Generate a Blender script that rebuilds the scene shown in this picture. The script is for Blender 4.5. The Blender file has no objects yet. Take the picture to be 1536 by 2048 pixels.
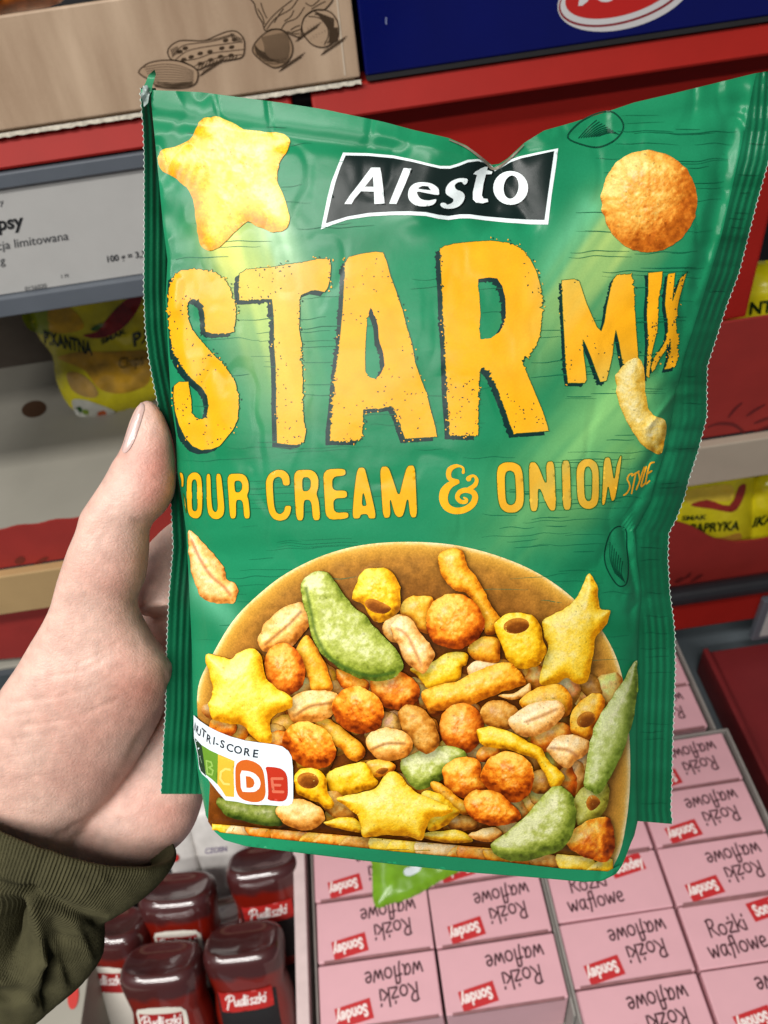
import bpy, bmesh, math, random
import numpy as np
from mathutils import Vector, Matrix
from mathutils.geometry import delaunay_2d_cdt

random.seed(7)
scene = bpy.context.scene
COLL = scene.collection

# ------------------------------------------------------------------ camera
FOCAL = 1607.0                       # focal length in pixels of the 1536 x 2048 photograph
PITCH, ROLL = math.radians(44.0), math.radians(8.5)
CAM = np.array([0.0, 0.0, 1.5])
_r0 = np.array([1.0, 0, 0])
_u0 = np.array([0, math.sin(PITCH), math.cos(PITCH)])
FWD = np.array([0, math.cos(PITCH), -math.sin(PITCH)])
RIGHT = math.cos(ROLL) * _r0 - math.sin(ROLL) * _u0
UP = math.cos(ROLL) * _u0 + math.sin(ROLL) * _r0
cam_data = bpy.data.cameras.new('camera')
cam = bpy.data.objects.new('camera', cam_data)
COLL.objects.link(cam)
cam.matrix_world = Matrix((
    (RIGHT[0], UP[0], -FWD[0], CAM[0]),
    (RIGHT[1], UP[1], -FWD[1], CAM[1]),
    (RIGHT[2], UP[2], -FWD[2], CAM[2]),
    (0, 0, 0, 1)))
cam_data.sensor_fit = 'VERTICAL'
cam_data.sensor_height = 36.0
cam_data.sensor_width = 27.0
cam_data.lens = 36.0 * FOCAL / 2048.0
cam_data.clip_start = 0.01
cam_data.clip_end = 50.0
cam_data.dof.use_dof = True
cam_data.dof.focus_distance = 0.275
cam_data.dof.aperture_fstop = 19.0
scene.camera = cam

# ------------------------------------------------------------------ light of the shop
world = bpy.data.worlds.new('World')
scene.world = world
world.use_nodes = True
bgn = world.node_tree.nodes['Background']
bgn.inputs[0].default_value = (0.86, 0.93, 1.0, 1)
bgn.inputs[1].default_value = 0.10


def area_lamp(name, loc, sx, sy, power, rot=(0, 0, 0), col=(1, 0.97, 0.93)):
    l = bpy.data.lights.new(name, 'AREA')
    l.shape = 'RECTANGLE'
    l.size, l.size_y = sx, sy
    l.energy = power
    l.color = col
    o = bpy.data.objects.new(name, l)
    o.location = loc
    o.rotation_euler = rot
    COLL.objects.link(o)
    return o


area_lamp('ceiling_strip_lamp', (-1.4, -0.8, 3.2), 2.6, 0.26, 84)
area_lamp('ceiling_strip_lamp', (-1.1, -1.75, 3.2), 2.8, 0.26, 74)
area_lamp('ceiling_strip_lamp', (-2.1, 0.3, 3.2), 0.22, 2.4, 16)
vs = scene.view_settings
vs.view_transform = 'Standard'
vs.look = 'None'
vs.exposure = -0.08
vs.gamma = 1.0
vs.use_curve_mapping = False
scene.cycles.max_bounces = 6
scene.cycles.use_denoising = True


# ------------------------------------------------------------------ geometry helpers
def ray(p):
    p = np.atleast_2d(np.asarray(p, float))
    return ((p[:, :1] - 768) / FOCAL) * RIGHT - ((p[:, 1:2] - 1024) / FOCAL) * UP + FWD


def proj(P):
    Q = np.asarray(P, float) - CAM
    d = Q @ FWD
    return np.stack([768 + FOCAL * (Q @ RIGHT) / d, 1024 - FOCAL * (Q @ UP) / d], 1)


def at(x, y, depth):
    return CAM + ray((x, y))[0] * depth


def plane_map(P0, N):
    """print coordinates -> points on a plane (offset along its normal)"""
    P0, N = np.asarray(P0, float), np.asarray(N, float)
    N = N / np.linalg.norm(N)

    def f(p, off=0.0):
        d = ray(p)
        t = ((P0 - CAM) @ N + off) / (d @ N)
        return CAM + d * np.asarray(t)[:, None]
    return f


def on_y(Y):
    return plane_map((0, Y, 0), (0, -1, 0))


def on_z(Z):
    return plane_map((0, 0, CAM[2] + Z), (0, 0, 1))


def s2l(c):
    c = np.asarray(c, float) / 255.0
    return np.where(c <= 0.04045, c / 12.92, ((c + 0.055) / 1.055) ** 2.4)


def hash2(ix, iy, seed):
    n = (ix.astype(np.int64) * 374761393 + iy.astype(np.int64) * 668265263 + seed * 1442695041) & 0x7fffffff
    n = ((n ^ (n >> 13)) * 1274126177) & 0x7fffffff
    return ((n ^ (n >> 16)) & 0xffff) / 65535.0


def vnoise(p, scale, seed=0):
    q = np.asarray(p, float) / scale
    i = np.floor(q)
    f = q - i
    f = f * f * (3 - 2 * f)
    ix, iy = i[:, 0], i[:, 1]
    a = hash2(ix, iy, seed); b = hash2(ix + 1, iy, seed)
    c = hash2(ix, iy + 1, seed); d = hash2(ix + 1, iy + 1, seed)
    return (a * (1 - f[:, 0]) + b * f[:, 0]) * (1 - f[:, 1]) + (c * (1 - f[:, 0]) + d * f[:, 0]) * f[:, 1] - 0.5


def fbm(p, scale, seed=0, oct=3):
    s, a = 0, 1.0
    for k in range(oct):
        s = s + a * vnoise(p, scale / 2 ** k, seed + k * 17)
        a *= 0.5
    return s


def seg_dist(p, a, b):
    a, b = np.asarray(a, float), np.asarray(b, float)
    ab = b - a
    t = np.clip(((p - a) @ ab) / max(ab @ ab, 1e-9), 0, 1)
    return np.linalg.norm(p - (a + t[:, None] * ab), axis=1), t


def resample(poly, step, closed=True):
    P = np.asarray(poly, float)
    if closed:
        P = np.vstack([P, P[:1]])
    out = []
    for a, b in zip(P[:-1], P[1:]):
        n = max(1, int(math.ceil(np.linalg.norm(b - a) / step)))
        for k in range(n):
            out.append(a + (b - a) * k / n)
    if not closed:
        out.append(P[-1])
    return np.array(out)


def catmull(poly, n=6, closed=True):
    P = np.asarray(poly, float)
    m = len(P)
    out = []
    rng = range(m) if closed else range(m - 1)
    for i in rng:
        if closed:
            p0, p1, p2, p3 = P[i - 1], P[i], P[(i + 1) % m], P[(i + 2) % m]
        else:
            p0, p1, p2, p3 = P[max(i - 1, 0)], P[i], P[i + 1], P[min(i + 2, m - 1)]
        for k in range(n):
            t = k / n
            out.append(0.5 * (2 * p1 + (p2 - p0) * t + (2 * p0 - 5 * p1 + 4 * p2 - p3) * t * t + (3 * p1 - p0 - 3 * p2 + p3) * t ** 3))
    if not closed:
        out.append(P[-1])
    return np.array(out)


def chaikin(poly, it=1):
    P = np.asarray(poly, float)
    for _ in range(it):
        Q = np.roll(P, -1, 0)
        P = np.stack([0.8 * P + 0.2 * Q, 0.2 * P + 0.8 * Q], 1).reshape(-1, 2)
    return P


def ellipse(cx, cy, rx, ry, ang=0, n=28, wob=0.0, seed=0):
    t = np.linspace(0, 2 * math.pi, n, endpoint=False)
    r = 1 + wob * np.sin(3 * t + seed) + 0.6 * wob * np.sin(5 * t + 2.1 * seed)
    x, y = rx * np.cos(t) * r, ry * np.sin(t) * r
    a = math.radians(ang)
    return np.stack([cx + x * math.cos(a) - y * math.sin(a), cy + x * math.sin(a) + y * math.cos(a)], 1)


def inside(p, poly):
    P = np.asarray(poly, float)
    Q = np.roll(P, -1, 0)
    x, y = p[:, 0][:, None], p[:, 1][:, None]
    cond = (P[:, 1][None] > y) != (Q[:, 1][None] > y)
    den = np.where(np.abs(Q[:, 1] - P[:, 1]) < 1e-12, 1e-12, Q[:, 1] - P[:, 1])
    xi = (Q[:, 0] - P[:, 0])[None] * (y - P[:, 1][None]) / den[None] + P[:, 0][None]
    return (np.sum(cond & (x < xi), 1) % 2) == 1


def fill(add, sub=(), g=6.0):
    """triangulate the union of polygons minus holes, with inner points every g"""
    pts, edges = [], []
    for poly in list(add) + list(sub):
        R = resample(poly, g)
        o = len(pts)
        pts += [tuple(q) for q in R]
        edges += [(o + k, o + (k + 1) % len(R)) for k in range(len(R))]
    B = np.array(pts)
    lo, hi = B.min(0), B.max(0)
    gy = np.arange(lo[1], hi[1], g * 0.87)
    rows = []
    for k, yy in enumerate(gy):
        xx = np.arange(lo[0] + (g / 2 if k % 2 else 0), hi[0], g)
        rows.append(np.stack([xx, np.full(len(xx), yy)], 1))
    if rows:
        G = np.vstack(rows)

        def isin(p):
            m = np.zeros(len(p), bool)
            for poly in add:
                m |= inside(p, poly)
            for poly in sub:
                m &= ~inside(p, poly)
            return m
        G = G[isin(G)] if len(G) else G
        if len(G):
            keep = np.ones(len(G), bool)
            for k in range(0, len(G), 400):
                d = np.min(np.sum((G[k:k + 400, None, :] - B[None]) ** 2, 2), 1)
                keep[k:k + 400] = d > (0.45 * g) ** 2
            G = G[keep]
        allp = [Vector(q) for q in pts] + [Vector((q[0], q[1])) for q in G]
    else:
        allp = [Vector(q) for q in pts]
    v, e, f, *_ = delaunay_2d_cdt(allp, edges, [], 0, 1e-4)
    V = np.array([(q[0], q[1]) for q in v])
    T = np.array([t for t in f if len(t) == 3])
    cen = V[T].mean(1)
    T = T[isin(cen)]
    used = np.unique(T)
    remap = -np.ones(len(V), int)
    remap[used] = np.arange(len(used))
    return V[used], remap[T]


def make_mesh(name, V, Fc, mat=None, smooth=True, col=None, uv=None):
    me = bpy.data.meshes.new(name)
    V = np.asarray(V, float)
    if isinstance(Fc, np.ndarray):
        n, k = Fc.shape
        me.vertices.add(len(V))
        me.vertices.foreach_set('co', V.ravel())
        me.loops.add(n * k)
        me.loops.foreach_set('vertex_index', Fc.ravel().astype(np.int32))
        me.polygons.add(n)
        me.polygons.foreach_set('loop_start', (np.arange(n) * k).astype(np.int32))
        me.polygons.foreach_set('loop_total', np.full(n, k, np.int32))
        me.update(calc_edges=True)
    else:
        me.from_pydata([tuple(v) for v in V], [], [tuple(f) for f in Fc])
        me.update()
    me.polygons.foreach_set('use_smooth', np.full(len(me.polygons), bool(smooth)))
    if col is not None:
        a = me.color_attributes.new('Col', 'FLOAT_COLOR', 'POINT')
        c = np.ones((len(V), 4))
        c[:, :3] = col
        a.data.foreach_set('color', c.ravel())
    if uv is not None:
        l = me.uv_layers.new(name='UVMap')
        idx = np.zeros(len(me.loops), np.int32)
        me.loops.foreach_get('vertex_index', idx)
        l.data.foreach_set('uv', np.asarray(uv, float)[idx].ravel())
    if mat:
        me.materials.append(mat)
    return me


def link(name, me, parent=None, label=None, cat=None, group=None, kind=None):
    o = bpy.data.objects.new(name, me)
    COLL.objects.link(o)
    if parent is not None:
        o.parent = parent
    for k, v in (('label', label), ('category', cat), ('group', group), ('kind', kind)):
        if v:
            o[k] = v
    return o


def thing(name, label, cat, loc=(0, 0, 0), group=None, rot=None):
    o = link(name, None, None, label, cat, group)
    o.empty_display_size = 0.02
    o.location = loc
    if rot:
        o.rotation_euler = rot
    return o


def origin(o):
    p = np.zeros(3)
    while o is not None:
        p += np.array(o.location)
        o = o.parent
    return p


def put(name, V, Fc, mat, parent=None, smooth=True, col=None, uv=None, **kw):
    """world-space geometry linked under its (unrotated) thing"""
    V = np.asarray(V, float)
    if parent is not None:
        V = V - origin(parent)
    return link(name, make_mesh(name, V, Fc, mat, smooth, col, uv), parent, **kw)


def copy_tree(o, parent=None, **props):
    c = o.copy()
    COLL.objects.link(c)
    c.parent = parent
    for k, v in props.items():
        c[k] = v
    for ch in o.children:
        copy_tree(ch, c)
    return c


def bevel_box(x0, x1, y0, y1, z0, z1, b=0.0015, seg=2):
    bm = bmesh.new()
    bmesh.ops.create_cube(bm, size=1)
    for v in bm.verts:
        v.co = Vector((x0 + (v.co.x + .5) * (x1 - x0), y0 + (v.co.y + .5) * (y1 - y0), z0 + (v.co.z + .5) * (z1 - z0)))
    if b:
        bmesh.ops.bevel(bm, geom=list(bm.edges), offset=b, segments=seg, affect='EDGES', profile=0.5)
    bm.verts.index_update()
    V = [tuple(v.co) for v in bm.verts]
    Fc = [[v.index for v in f.verts] for f in bm.faces]
    bm.free()
    return V, Fc


def box(name, x0, x1, y0, y1, z0, z1, mat, parent=None, b=0.0015, **kw):
    """box in camera-height coordinates: z is measured from the eye"""
    V, Fc = bevel_box(x0, x1, y0, y1, z0 + CAM[2], z1 + CAM[2], b)
    return put(name, V, Fc, mat, parent, smooth=False, **kw)


# ------------------------------------------------------------------ materials
def nodes(m):
    m.use_nodes = True
    return m.node_tree, m.node_tree.nodes['Principled BSDF']


def surface(name, rgb, rough=0.5, var=0.12, scale=40.0, bump=0.0, bscale=200.0, coat=0.0, spec=0.5, stretch=(1, 1, 1), metal=0.0, sss=0.0):
    m = bpy.data.materials.new(name)
    nt, b = nodes(m)
    N, L = nt.nodes, nt.links
    tc = N.new('ShaderNodeTexCoord')
    mp = N.new('ShaderNodeMapping')
    mp.inputs['Scale'].default_value = stretch
    L.new(tc.outputs['Object'], mp.inputs[0])
    nz = N.new('ShaderNodeTexNoise')
    nz.inputs['Scale'].default_value = scale
    nz.inputs['Detail'].default_value = 5
    L.new(mp.outputs[0], nz.inputs[0])
    rp = N.new('ShaderNodeValToRGB')
    c = s2l(rgb)
    rp.color_ramp.elements[0].position = 0.3
    rp.color_ramp.elements[1].position = 0.72
    rp.color_ramp.elements[0].color = (*(c * (1 - var)), 1)
    rp.color_ramp.elements[1].color = (*np.minimum(c * (1 + var), 1), 1)
    L.new(nz.outputs[0], rp.inputs[0])
    L.new(rp.outputs[0], b.inputs['Base Color'])
    b.inputs['Roughness'].default_value = rough
    b.inputs['Specular IOR Level'].default_value = spec
    b.inputs['Coat Weight'].default_value = coat
    b.inputs['Coat Roughness'].default_value = 0.12
    b.inputs['Metallic'].default_value = metal
    if sss:
        b.inputs['Subsurface Weight'].default_value = sss
        b.inputs['Subsurface Radius'].default_value = (0.006, 0.0025, 0.0015)
        b.inputs['Subsurface Scale'].default_value = 0.6
    if bump:
        n2 = N.new('ShaderNodeTexNoise')
        n2.inputs['Scale'].default_value = bscale
        n2.inputs['Detail'].default_value = 4
        L.new(mp.outputs[0], n2.inputs[0])
        bp = N.new('ShaderNodeBump')
        bp.inputs['Strength'].default_value = bump
        bp.inputs['Distance'].default_value = 0.001
        L.new(n2.outputs[0], bp.inputs['Height'])
        L.new(bp.outputs[0], b.inputs['Normal'])
    return m


def printed(name, rough=0.36, grain=0.10, gscale=1600.0, bump=0.04, coat=0.0, spec=0.5):
    """ink on film or board: colour comes from the print, with fine grain"""
    m = bpy.data.materials.new(name)
    nt, b = nodes(m)
    N, L = nt.nodes, nt.links
    at_ = N.new('ShaderNodeAttribute')
    at_.attribute_name = 'Col'
    tc = N.new('ShaderNodeTexCoord')
    nz = N.new('ShaderNodeTexNoise')
    nz.inputs['Scale'].default_value = gscale
    nz.inputs['Detail'].default_value = 6
    nz.inputs['Roughness'].default_value = 0.65
    L.new(tc.outputs['Object'], nz.inputs[0])
    mr = N.new('ShaderNodeMapRange')
    mr.inputs['From Min'].default_value = 0.25
    mr.inputs['From Max'].default_value = 0.75
    mr.inputs['To Min'].default_value = 1 - grain
    mr.inputs['To Max'].default_value = 1 + grain
    L.new(nz.outputs[0], mr.inputs[0])
    mx = N.new('ShaderNodeVectorMath')
    mx.operation = 'SCALE'
    L.new(at_.outputs['Color'], mx.inputs[0])
    L.new(mr.outputs[0], mx.inputs['Scale'])
    L.new(mx.outputs[0], b.inputs['Base Color'])
    b.inputs['Roughness'].default_value = rough
    b.inputs['Specular IOR Level'].default_value = spec
    b.inputs['Coat Weight'].default_value = coat
    b.inputs['Coat Roughness'].default_value = 0.10
    if bump:
        n2 = N.new('ShaderNodeTexNoise')
        n2.inputs['Scale'].default_value = 350
        n2.inputs['Detail'].default_value = 4
        L.new(tc.outputs['Object'], n2.inputs[0])
        bp = N.new('ShaderNodeBump')
        bp.inputs['Strength'].default_value = bump
        bp.inputs['Distance'].default_value = 0.001
        L.new(n2.outputs[0], bp.inputs['Height'])
        L.new(bp.outputs[0], b.inputs['Normal'])
    return m


FILM = printed('printed_film', rough=0.27, grain=0.07, spec=0.20, bump=0.03)
ART = printed('printed_film_artwork', rough=0.28, grain=0.30, gscale=1500, spec=0.24, bump=0.03)
INK = printed('ink_on_board', rough=0.55, grain=0.05, bump=0.0)
CHIPFILM = printed('glossy_chip_film', rough=0.22, grain=0.10, gscale=120, bump=0.05)


# ------------------------------------------------------------------ flat print laid on a surface
def decal(name, add, mapf, rgb, parent=None, sub=(), g=6.0, off=0.00015, mat=None, colf=None, **kw):
    V2, T = fill(add, sub, g)
    P = mapf(V2, off)
    # face towards the viewer side of the surface
    n = np.cross(P[T[0, 1]] - P[T[0, 0]], P[T[0, 2]] - P[T[0, 0]])
    if n @ (CAM - P[T[0, 0]]) < 0:
        T = T[:, ::-1]
    col = colf(V2) if colf else np.tile(s2l(rgb), (len(V2), 1))
    return put(name, P, T, mat or FILM, parent, True, col, **kw)


def ribbon_pts(path, w, taper=False):
    P = np.asarray(path, float)
    d = np.gradient(P, axis=0)
    d /= np.maximum(np.linalg.norm(d, axis=1), 1e-9)[:, None]
    nrm = np.stack([-d[:, 1], d[:, 0]], 1)
    ww = np.full(len(P), w / 2)
    if taper:
        ww *= 0.25 + 0.75 * np.sin(np.linspace(0.15, math.pi - 0.15, len(P)))
    P = P.copy()
    if not taper:
        P[0] -= d[0] * w * 0.35
        P[-1] += d[-1] * w * 0.35
    return P + nrm * ww[:, None], P - nrm * ww[:, None]


def ribbons(name, paths, mapf, rgb, w, parent=None, off=0.0002, mat=None, taper=False, colf=None, eps=4e-6, **kw):
    Vs, Fs, Cs = [], [], []
    o = 0
    for k, path in enumerate(paths):
        wk = w[k] if hasattr(w, '__len__') else w
        A, B = ribbon_pts(path, wk, taper)
        n = len(A)
        pts = np.vstack([A, B])
        P = mapf(pts, off + eps * (k % 40))
        i = np.arange(n - 1)
        Q = np.stack([o + i, o + i + 1, o + n + i + 1, o + n + i], 1)
        a, b, c = P[0], P[1], P[n]
        if np.cross(b - a, c - a) @ (CAM - a) < 0:
            Q = Q[:, ::-1]
        Vs.append(P); Fs.append(Q)
        Cs.append(colf(pts) if colf else np.tile(s2l(rgb), (len(pts), 1)))
        o += 2 * n
    return put(name, np.vstack(Vs), np.vstack(Fs), mat or FILM, parent, False, np.vstack(Cs), **kw)


_text_cache = {}


def text2d(s, bold=0.0):
    key = (s, bold)
    if key not in _text_cache:
        cu = bpy.data.curves.new('lettering', 'FONT')
        cu.body = s
        cu.offset = bold
        cu.resolution_u = 3
        ob = bpy.data.objects.new('lettering', cu)
        COLL.objects.link(ob)
        dg = bpy.context.evaluated_depsgraph_get()
        me = ob.evaluated_get(dg).to_mesh()
        V = np.array([v.co[:2] for v in me.vertices])
        Fc = [tuple(p.vertices) for p in me.polygons]
        ob.evaluated_get(dg).to_mesh_clear()
        bpy.data.objects.remove(ob)
        bpy.data.curves.remove(cu)
        _text_cache[key] = (V, Fc)
    return _text_cache[key]


def text(name, s, anchor, ex, ey, mapf, rgb, parent=None, bold=0.0, off=0.0003, mat=None, **kw):
    """anchor = start of the baseline, ex / ey = one em along and up, in print coordinates"""
    V, Fc = text2d(s, bold)
    p = np.asarray(anchor, float) + V[:, :1] * np.asarray(ex, float) + V[:, 1:2] * np.asarray(ey, float)
    P = mapf(p, off)
    a, b, c = (P[i] for i in Fc[0][:3])
    if np.cross(b - a, c - a) @ (CAM - a) < 0:
        Fc = [t[::-1] for t in Fc]
    return put(name, P, Fc, mat or INK, parent, False, np.tile(s2l(rgb), (len(P), 1)), **kw)


def arc(cx, cy, rx, ry, a0, a1, n=10):
    t = np.radians(np.linspace(a0, a1, n))
    return [(cx + rx * math.cos(q), cy + ry * math.sin(q)) for q in t]


HAND = {   # brush lettering: strokes in x-heights, y up, and the advance
    'R': ([[(0, 0), (0.06, 1.6)], [(-.05, 1.5), (.3, 1.65), (.62, 1.5), (.62, 1.15), (.4, .88), (.05, .78)], [(.28, .85), (.5, .4), (.85, 0)]], 1.0),
    'o': ([arc(.38, .48, .36, .47, 80, 445, 14)], .98),
    'ż': ([[(0, .92), (.35, .98), (.66, .95), (.35, .5), (.02, .06), (.4, .05), (.72, .02)], [(.34, 1.3), (.36, 1.48)]], .92),
    'z': ([[(0, .92), (.35, .98), (.62, .95), (.35, .5), (.02, .06), (.4, .05), (.68, .02)]], .85),
    'k': ([[(0, 0), (.03, .8), (.02, 1.65)], [(.6, 1.0), (.3, .7), (.06, .45)], [(.2, .58), (.4, .3), (.7, 0)]], .88),
    'i': ([[(0, 0), (.02, .5), (0, .95)], [(.0, 1.3), (.03, 1.48)]], .38),
    'w': ([[(0, 1), (.1, .45), (.22, .04), (.36, .4), (.48, .8), (.6, .4), (.74, .02), (.88, .5), (1.0, 1.05)]], 1.2),
    'a': ([[(.62, .86), (.35, 1.0), (.08, .75), (.05, .35), (.22, .04), (.42, .15), (.6, .6)], [(.66, 1.0), (.62, .5), (.66, .12), (.8, 0)]], .98),
    'f': ([[(.66, 1.5), (.48, 1.66), (.3, 1.5), (.26, 1.0), (.24, .3), (.12, -.35)], [(0, .84), (.3, .9), (.56, .92)]], .68),
    'l': ([[(0, 1.65), (.03, .8), (.02, 0)]], .36),
    'e': ([[(.08, .48), (.35, .5), (.6, .62), (.52, .92), (.28, .98), (.06, .7), (.06, .3), (.28, .02), (.62, .12)]], .86),
    'P': ([[(-.05, -.5), (.1, .5), (.28, 1.75)], [(-.35, 1.1), (-.2, 1.6), (.3, 1.95), (.85, 1.8), (.98, 1.35), (.7, .95), (.25, .85)]], 1.15),
    'u': ([[(0, .95), (.02, .3), (.2, .02), (.42, .3), (.55, .95)], [(.56, .95), (.58, .3), (.72, .02)]], .85),
    'd': ([[(.55, .85), (.3, 1.0), (.05, .6), (.12, .1), (.35, .08), (.56, .6)], [(.64, 1.75), (.58, .6), (.7, .02)]], .85),
    's': ([[(.5, .85), (.28, 1.0), (.1, .78), (.3, .5), (.48, .25), (.3, .0), (.02, .1)]], .66),
}


def hand_paths(s, anchor, ex, ey):
    out, x = [], 0.0
    ex, ey, anchor = (np.asarray(v, float) for v in (ex, ey, anchor))
    for ch in s:
        if ch == ' ':
            x += .6
            continue
        st, adv = HAND[ch]
        for path in st:
            q = np.array(path, float) + (x, 0)
            q = catmull(q, 3, closed=False) if len(q) > 2 else q
            out.append(anchor + q[:, :1] * ex + q[:, 1:2] * ey)
        x += adv
    return out


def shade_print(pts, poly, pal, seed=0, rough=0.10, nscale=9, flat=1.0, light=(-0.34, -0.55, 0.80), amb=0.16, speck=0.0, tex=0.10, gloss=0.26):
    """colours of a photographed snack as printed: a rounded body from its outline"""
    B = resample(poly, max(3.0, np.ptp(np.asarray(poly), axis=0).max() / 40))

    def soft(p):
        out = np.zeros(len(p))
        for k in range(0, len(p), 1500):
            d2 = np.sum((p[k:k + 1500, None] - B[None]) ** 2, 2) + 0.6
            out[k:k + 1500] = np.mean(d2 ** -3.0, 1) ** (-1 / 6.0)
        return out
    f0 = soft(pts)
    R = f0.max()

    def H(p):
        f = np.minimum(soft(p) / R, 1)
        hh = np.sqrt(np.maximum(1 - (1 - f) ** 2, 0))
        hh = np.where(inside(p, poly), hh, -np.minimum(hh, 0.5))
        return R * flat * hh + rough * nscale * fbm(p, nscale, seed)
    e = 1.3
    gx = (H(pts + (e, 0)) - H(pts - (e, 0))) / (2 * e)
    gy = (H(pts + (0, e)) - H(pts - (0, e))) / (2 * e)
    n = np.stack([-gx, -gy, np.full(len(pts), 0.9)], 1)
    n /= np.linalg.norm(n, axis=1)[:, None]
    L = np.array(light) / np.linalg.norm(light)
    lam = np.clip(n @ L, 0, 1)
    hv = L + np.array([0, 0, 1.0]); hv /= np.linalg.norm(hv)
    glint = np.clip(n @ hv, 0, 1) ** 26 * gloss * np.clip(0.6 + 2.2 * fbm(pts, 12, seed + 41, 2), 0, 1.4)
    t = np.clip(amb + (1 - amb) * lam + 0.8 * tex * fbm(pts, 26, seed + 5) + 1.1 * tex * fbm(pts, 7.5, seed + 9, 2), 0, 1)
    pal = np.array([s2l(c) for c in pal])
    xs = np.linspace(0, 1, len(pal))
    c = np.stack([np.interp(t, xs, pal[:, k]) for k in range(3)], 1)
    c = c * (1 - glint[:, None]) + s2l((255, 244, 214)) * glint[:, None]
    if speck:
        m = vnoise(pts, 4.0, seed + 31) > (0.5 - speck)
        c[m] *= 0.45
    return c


# ================================================================== THE SNACK POUCH
TILT = math.radians(12.6)
PN = -math.sin(TILT) * UP - math.cos(TILT) * FWD            # outward normal of the pouch
P0 = at(800, 950, 0.272)


def ip(v, pts):
    a = np.array(pts, float)
    return np.interp(v, a[:, 0], a[:, 1])


XL = [(140, 296), (180, 300), (300, 312), (450, 326), (520, 335), (600, 331), (700, 336), (800, 342), (870, 352), (945, 355), (1000, 364), (1060, 372), (1150, 377), (1300, 384), (1430, 386), (1500, 390), (1560, 398), (1620, 410), (1660, 415), (1800, 425)]
XR = [(140, 1516), (160, 1510), (300, 1482), (480, 1442), (600, 1405), (700, 1374), (780, 1352), (850, 1340), (900, 1332), (1000, 1302), (1060, 1270), (1120, 1273), (1180, 1282), (1250, 1277), (1400, 1274), (1560, 1274), (1640, 1276), (1700, 1262), (1800, 1240)]
YT = [(270, 178), (300, 180), (400, 184), (560, 205), (650, 219), (768, 244), (828, 260), (898, 276), (933, 291), (968, 317), (988, 334), (1018, 315), (1048, 286), (1088, 261), (1138, 247), (1218, 222), (1268, 205), (1350, 186), (1508, 147), (1560, 138)]
YB = [(380, 1588), (400, 1600), (412, 1632), (428, 1662), (448, 1680), (490, 1692), (560, 1701), (700, 1718), (800, 1730), (941, 1745), (1081, 1756), (1169, 1764), (1204, 1762), (1232, 1748), (1246, 1728), (1256, 1702), (1266, 1676), (1278, 1655), (1300, 1646)]
OL = [(170, 283), (186, 281), (254, 287), (318, 289), (468, 289), (581, 288), (656, 291), (716, 298), (769, 308), (850, 325), (991, 342), (1093, 347), (1141, 343), (1200, 338), (1300, 334), (1418, 332), (1476, 328), (1544, 325), (1589, 322)]
OR_ = [(138, 1556), (250, 1548), (320, 1537), (405, 1513), (480, 1494), (547, 1477), (610, 1453), (673, 1433), (732, 1414), (777, 1413), (833, 1413), (873, 1403), (900, 1396), (925, 1388), (959, 1377), (996, 1368), (1040, 1351), (1066, 1337), (1118, 1335), (1185, 1339), (1237, 1346), (1267, 1349), (1338, 1350), (1401, 1348), (1477, 1345), (1566, 1343), (1617, 1341), (1652, 1345)]
BULGE = [(140, 2.5), (300, 6), (450, 10), (700, 16), (1000, 21), (1300, 25), (1550, 26), (1640, 24), (1700, 19), (1768, 8)]
CREASES = [  # x1 y1 x2 y2 width amplitude(mm)
    (988, 335, 905, 430, 22, -1.8), (988, 335, 1055, 440, 24, -1.4), (988, 340, 985, 420, 38, -3.0), (870, 300, 830, 430, 40, 1.4), (1090, 290, 1110, 420, 40, 1.2),
    (1352, 785, 1300, 850, 8, 2.4), (1352, 770, 1332, 905, 10, -2.4), (1338, 862, 1290, 935, 10, -2.0), (1332, 905, 1265, 1015, 12, -1.6),
    (1264, 1058, 1292, 1180, 7, 2.6), (1246, 1050, 1272, 1195, 9, -2.6), (1292, 1182, 1262, 1222, 9, -1.8), (1235, 1090, 1150, 1165, 26, -0.9), (1360, 830, 1395, 900, 9, 1.6), (1345, 930, 1392, 905, 8, -1.6),
    (1320, 960, 1370, 990, 10, 1.4), (1300, 1020, 1345, 1050, 9, -1.5),
    (1478, 215, 1380, 640, 26, -2.2), (1440, 470, 1395, 600, 12, 1.3), (1420, 360, 1372, 560, 20, 1.0), (1505, 170, 1445, 470, 14, 1.6), (1210, 985, 1330, 1002, 22, -0.8),
    (336, 480, 345, 620, 12, 1.2), (352, 560, 372, 760, 24, 1.2), (366, 850, 388, 1000, 20, 1.0), (300, 236, 780, 300, 18, -0.8), (760, 270, 930, 310, 14, 0.7), (1060, 300, 1440, 215, 20, -0.8), (1100, 290, 1490, 250, 30, 0.7),
    (418, 1642, 830, 1680, 6, -0.9), (830, 1680, 1228, 1714, 6, -0.9), (1268, 1300, 1262, 1660, 12, -1.2), (415, 1600, 400, 1400, 14, -0.8)]


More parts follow.
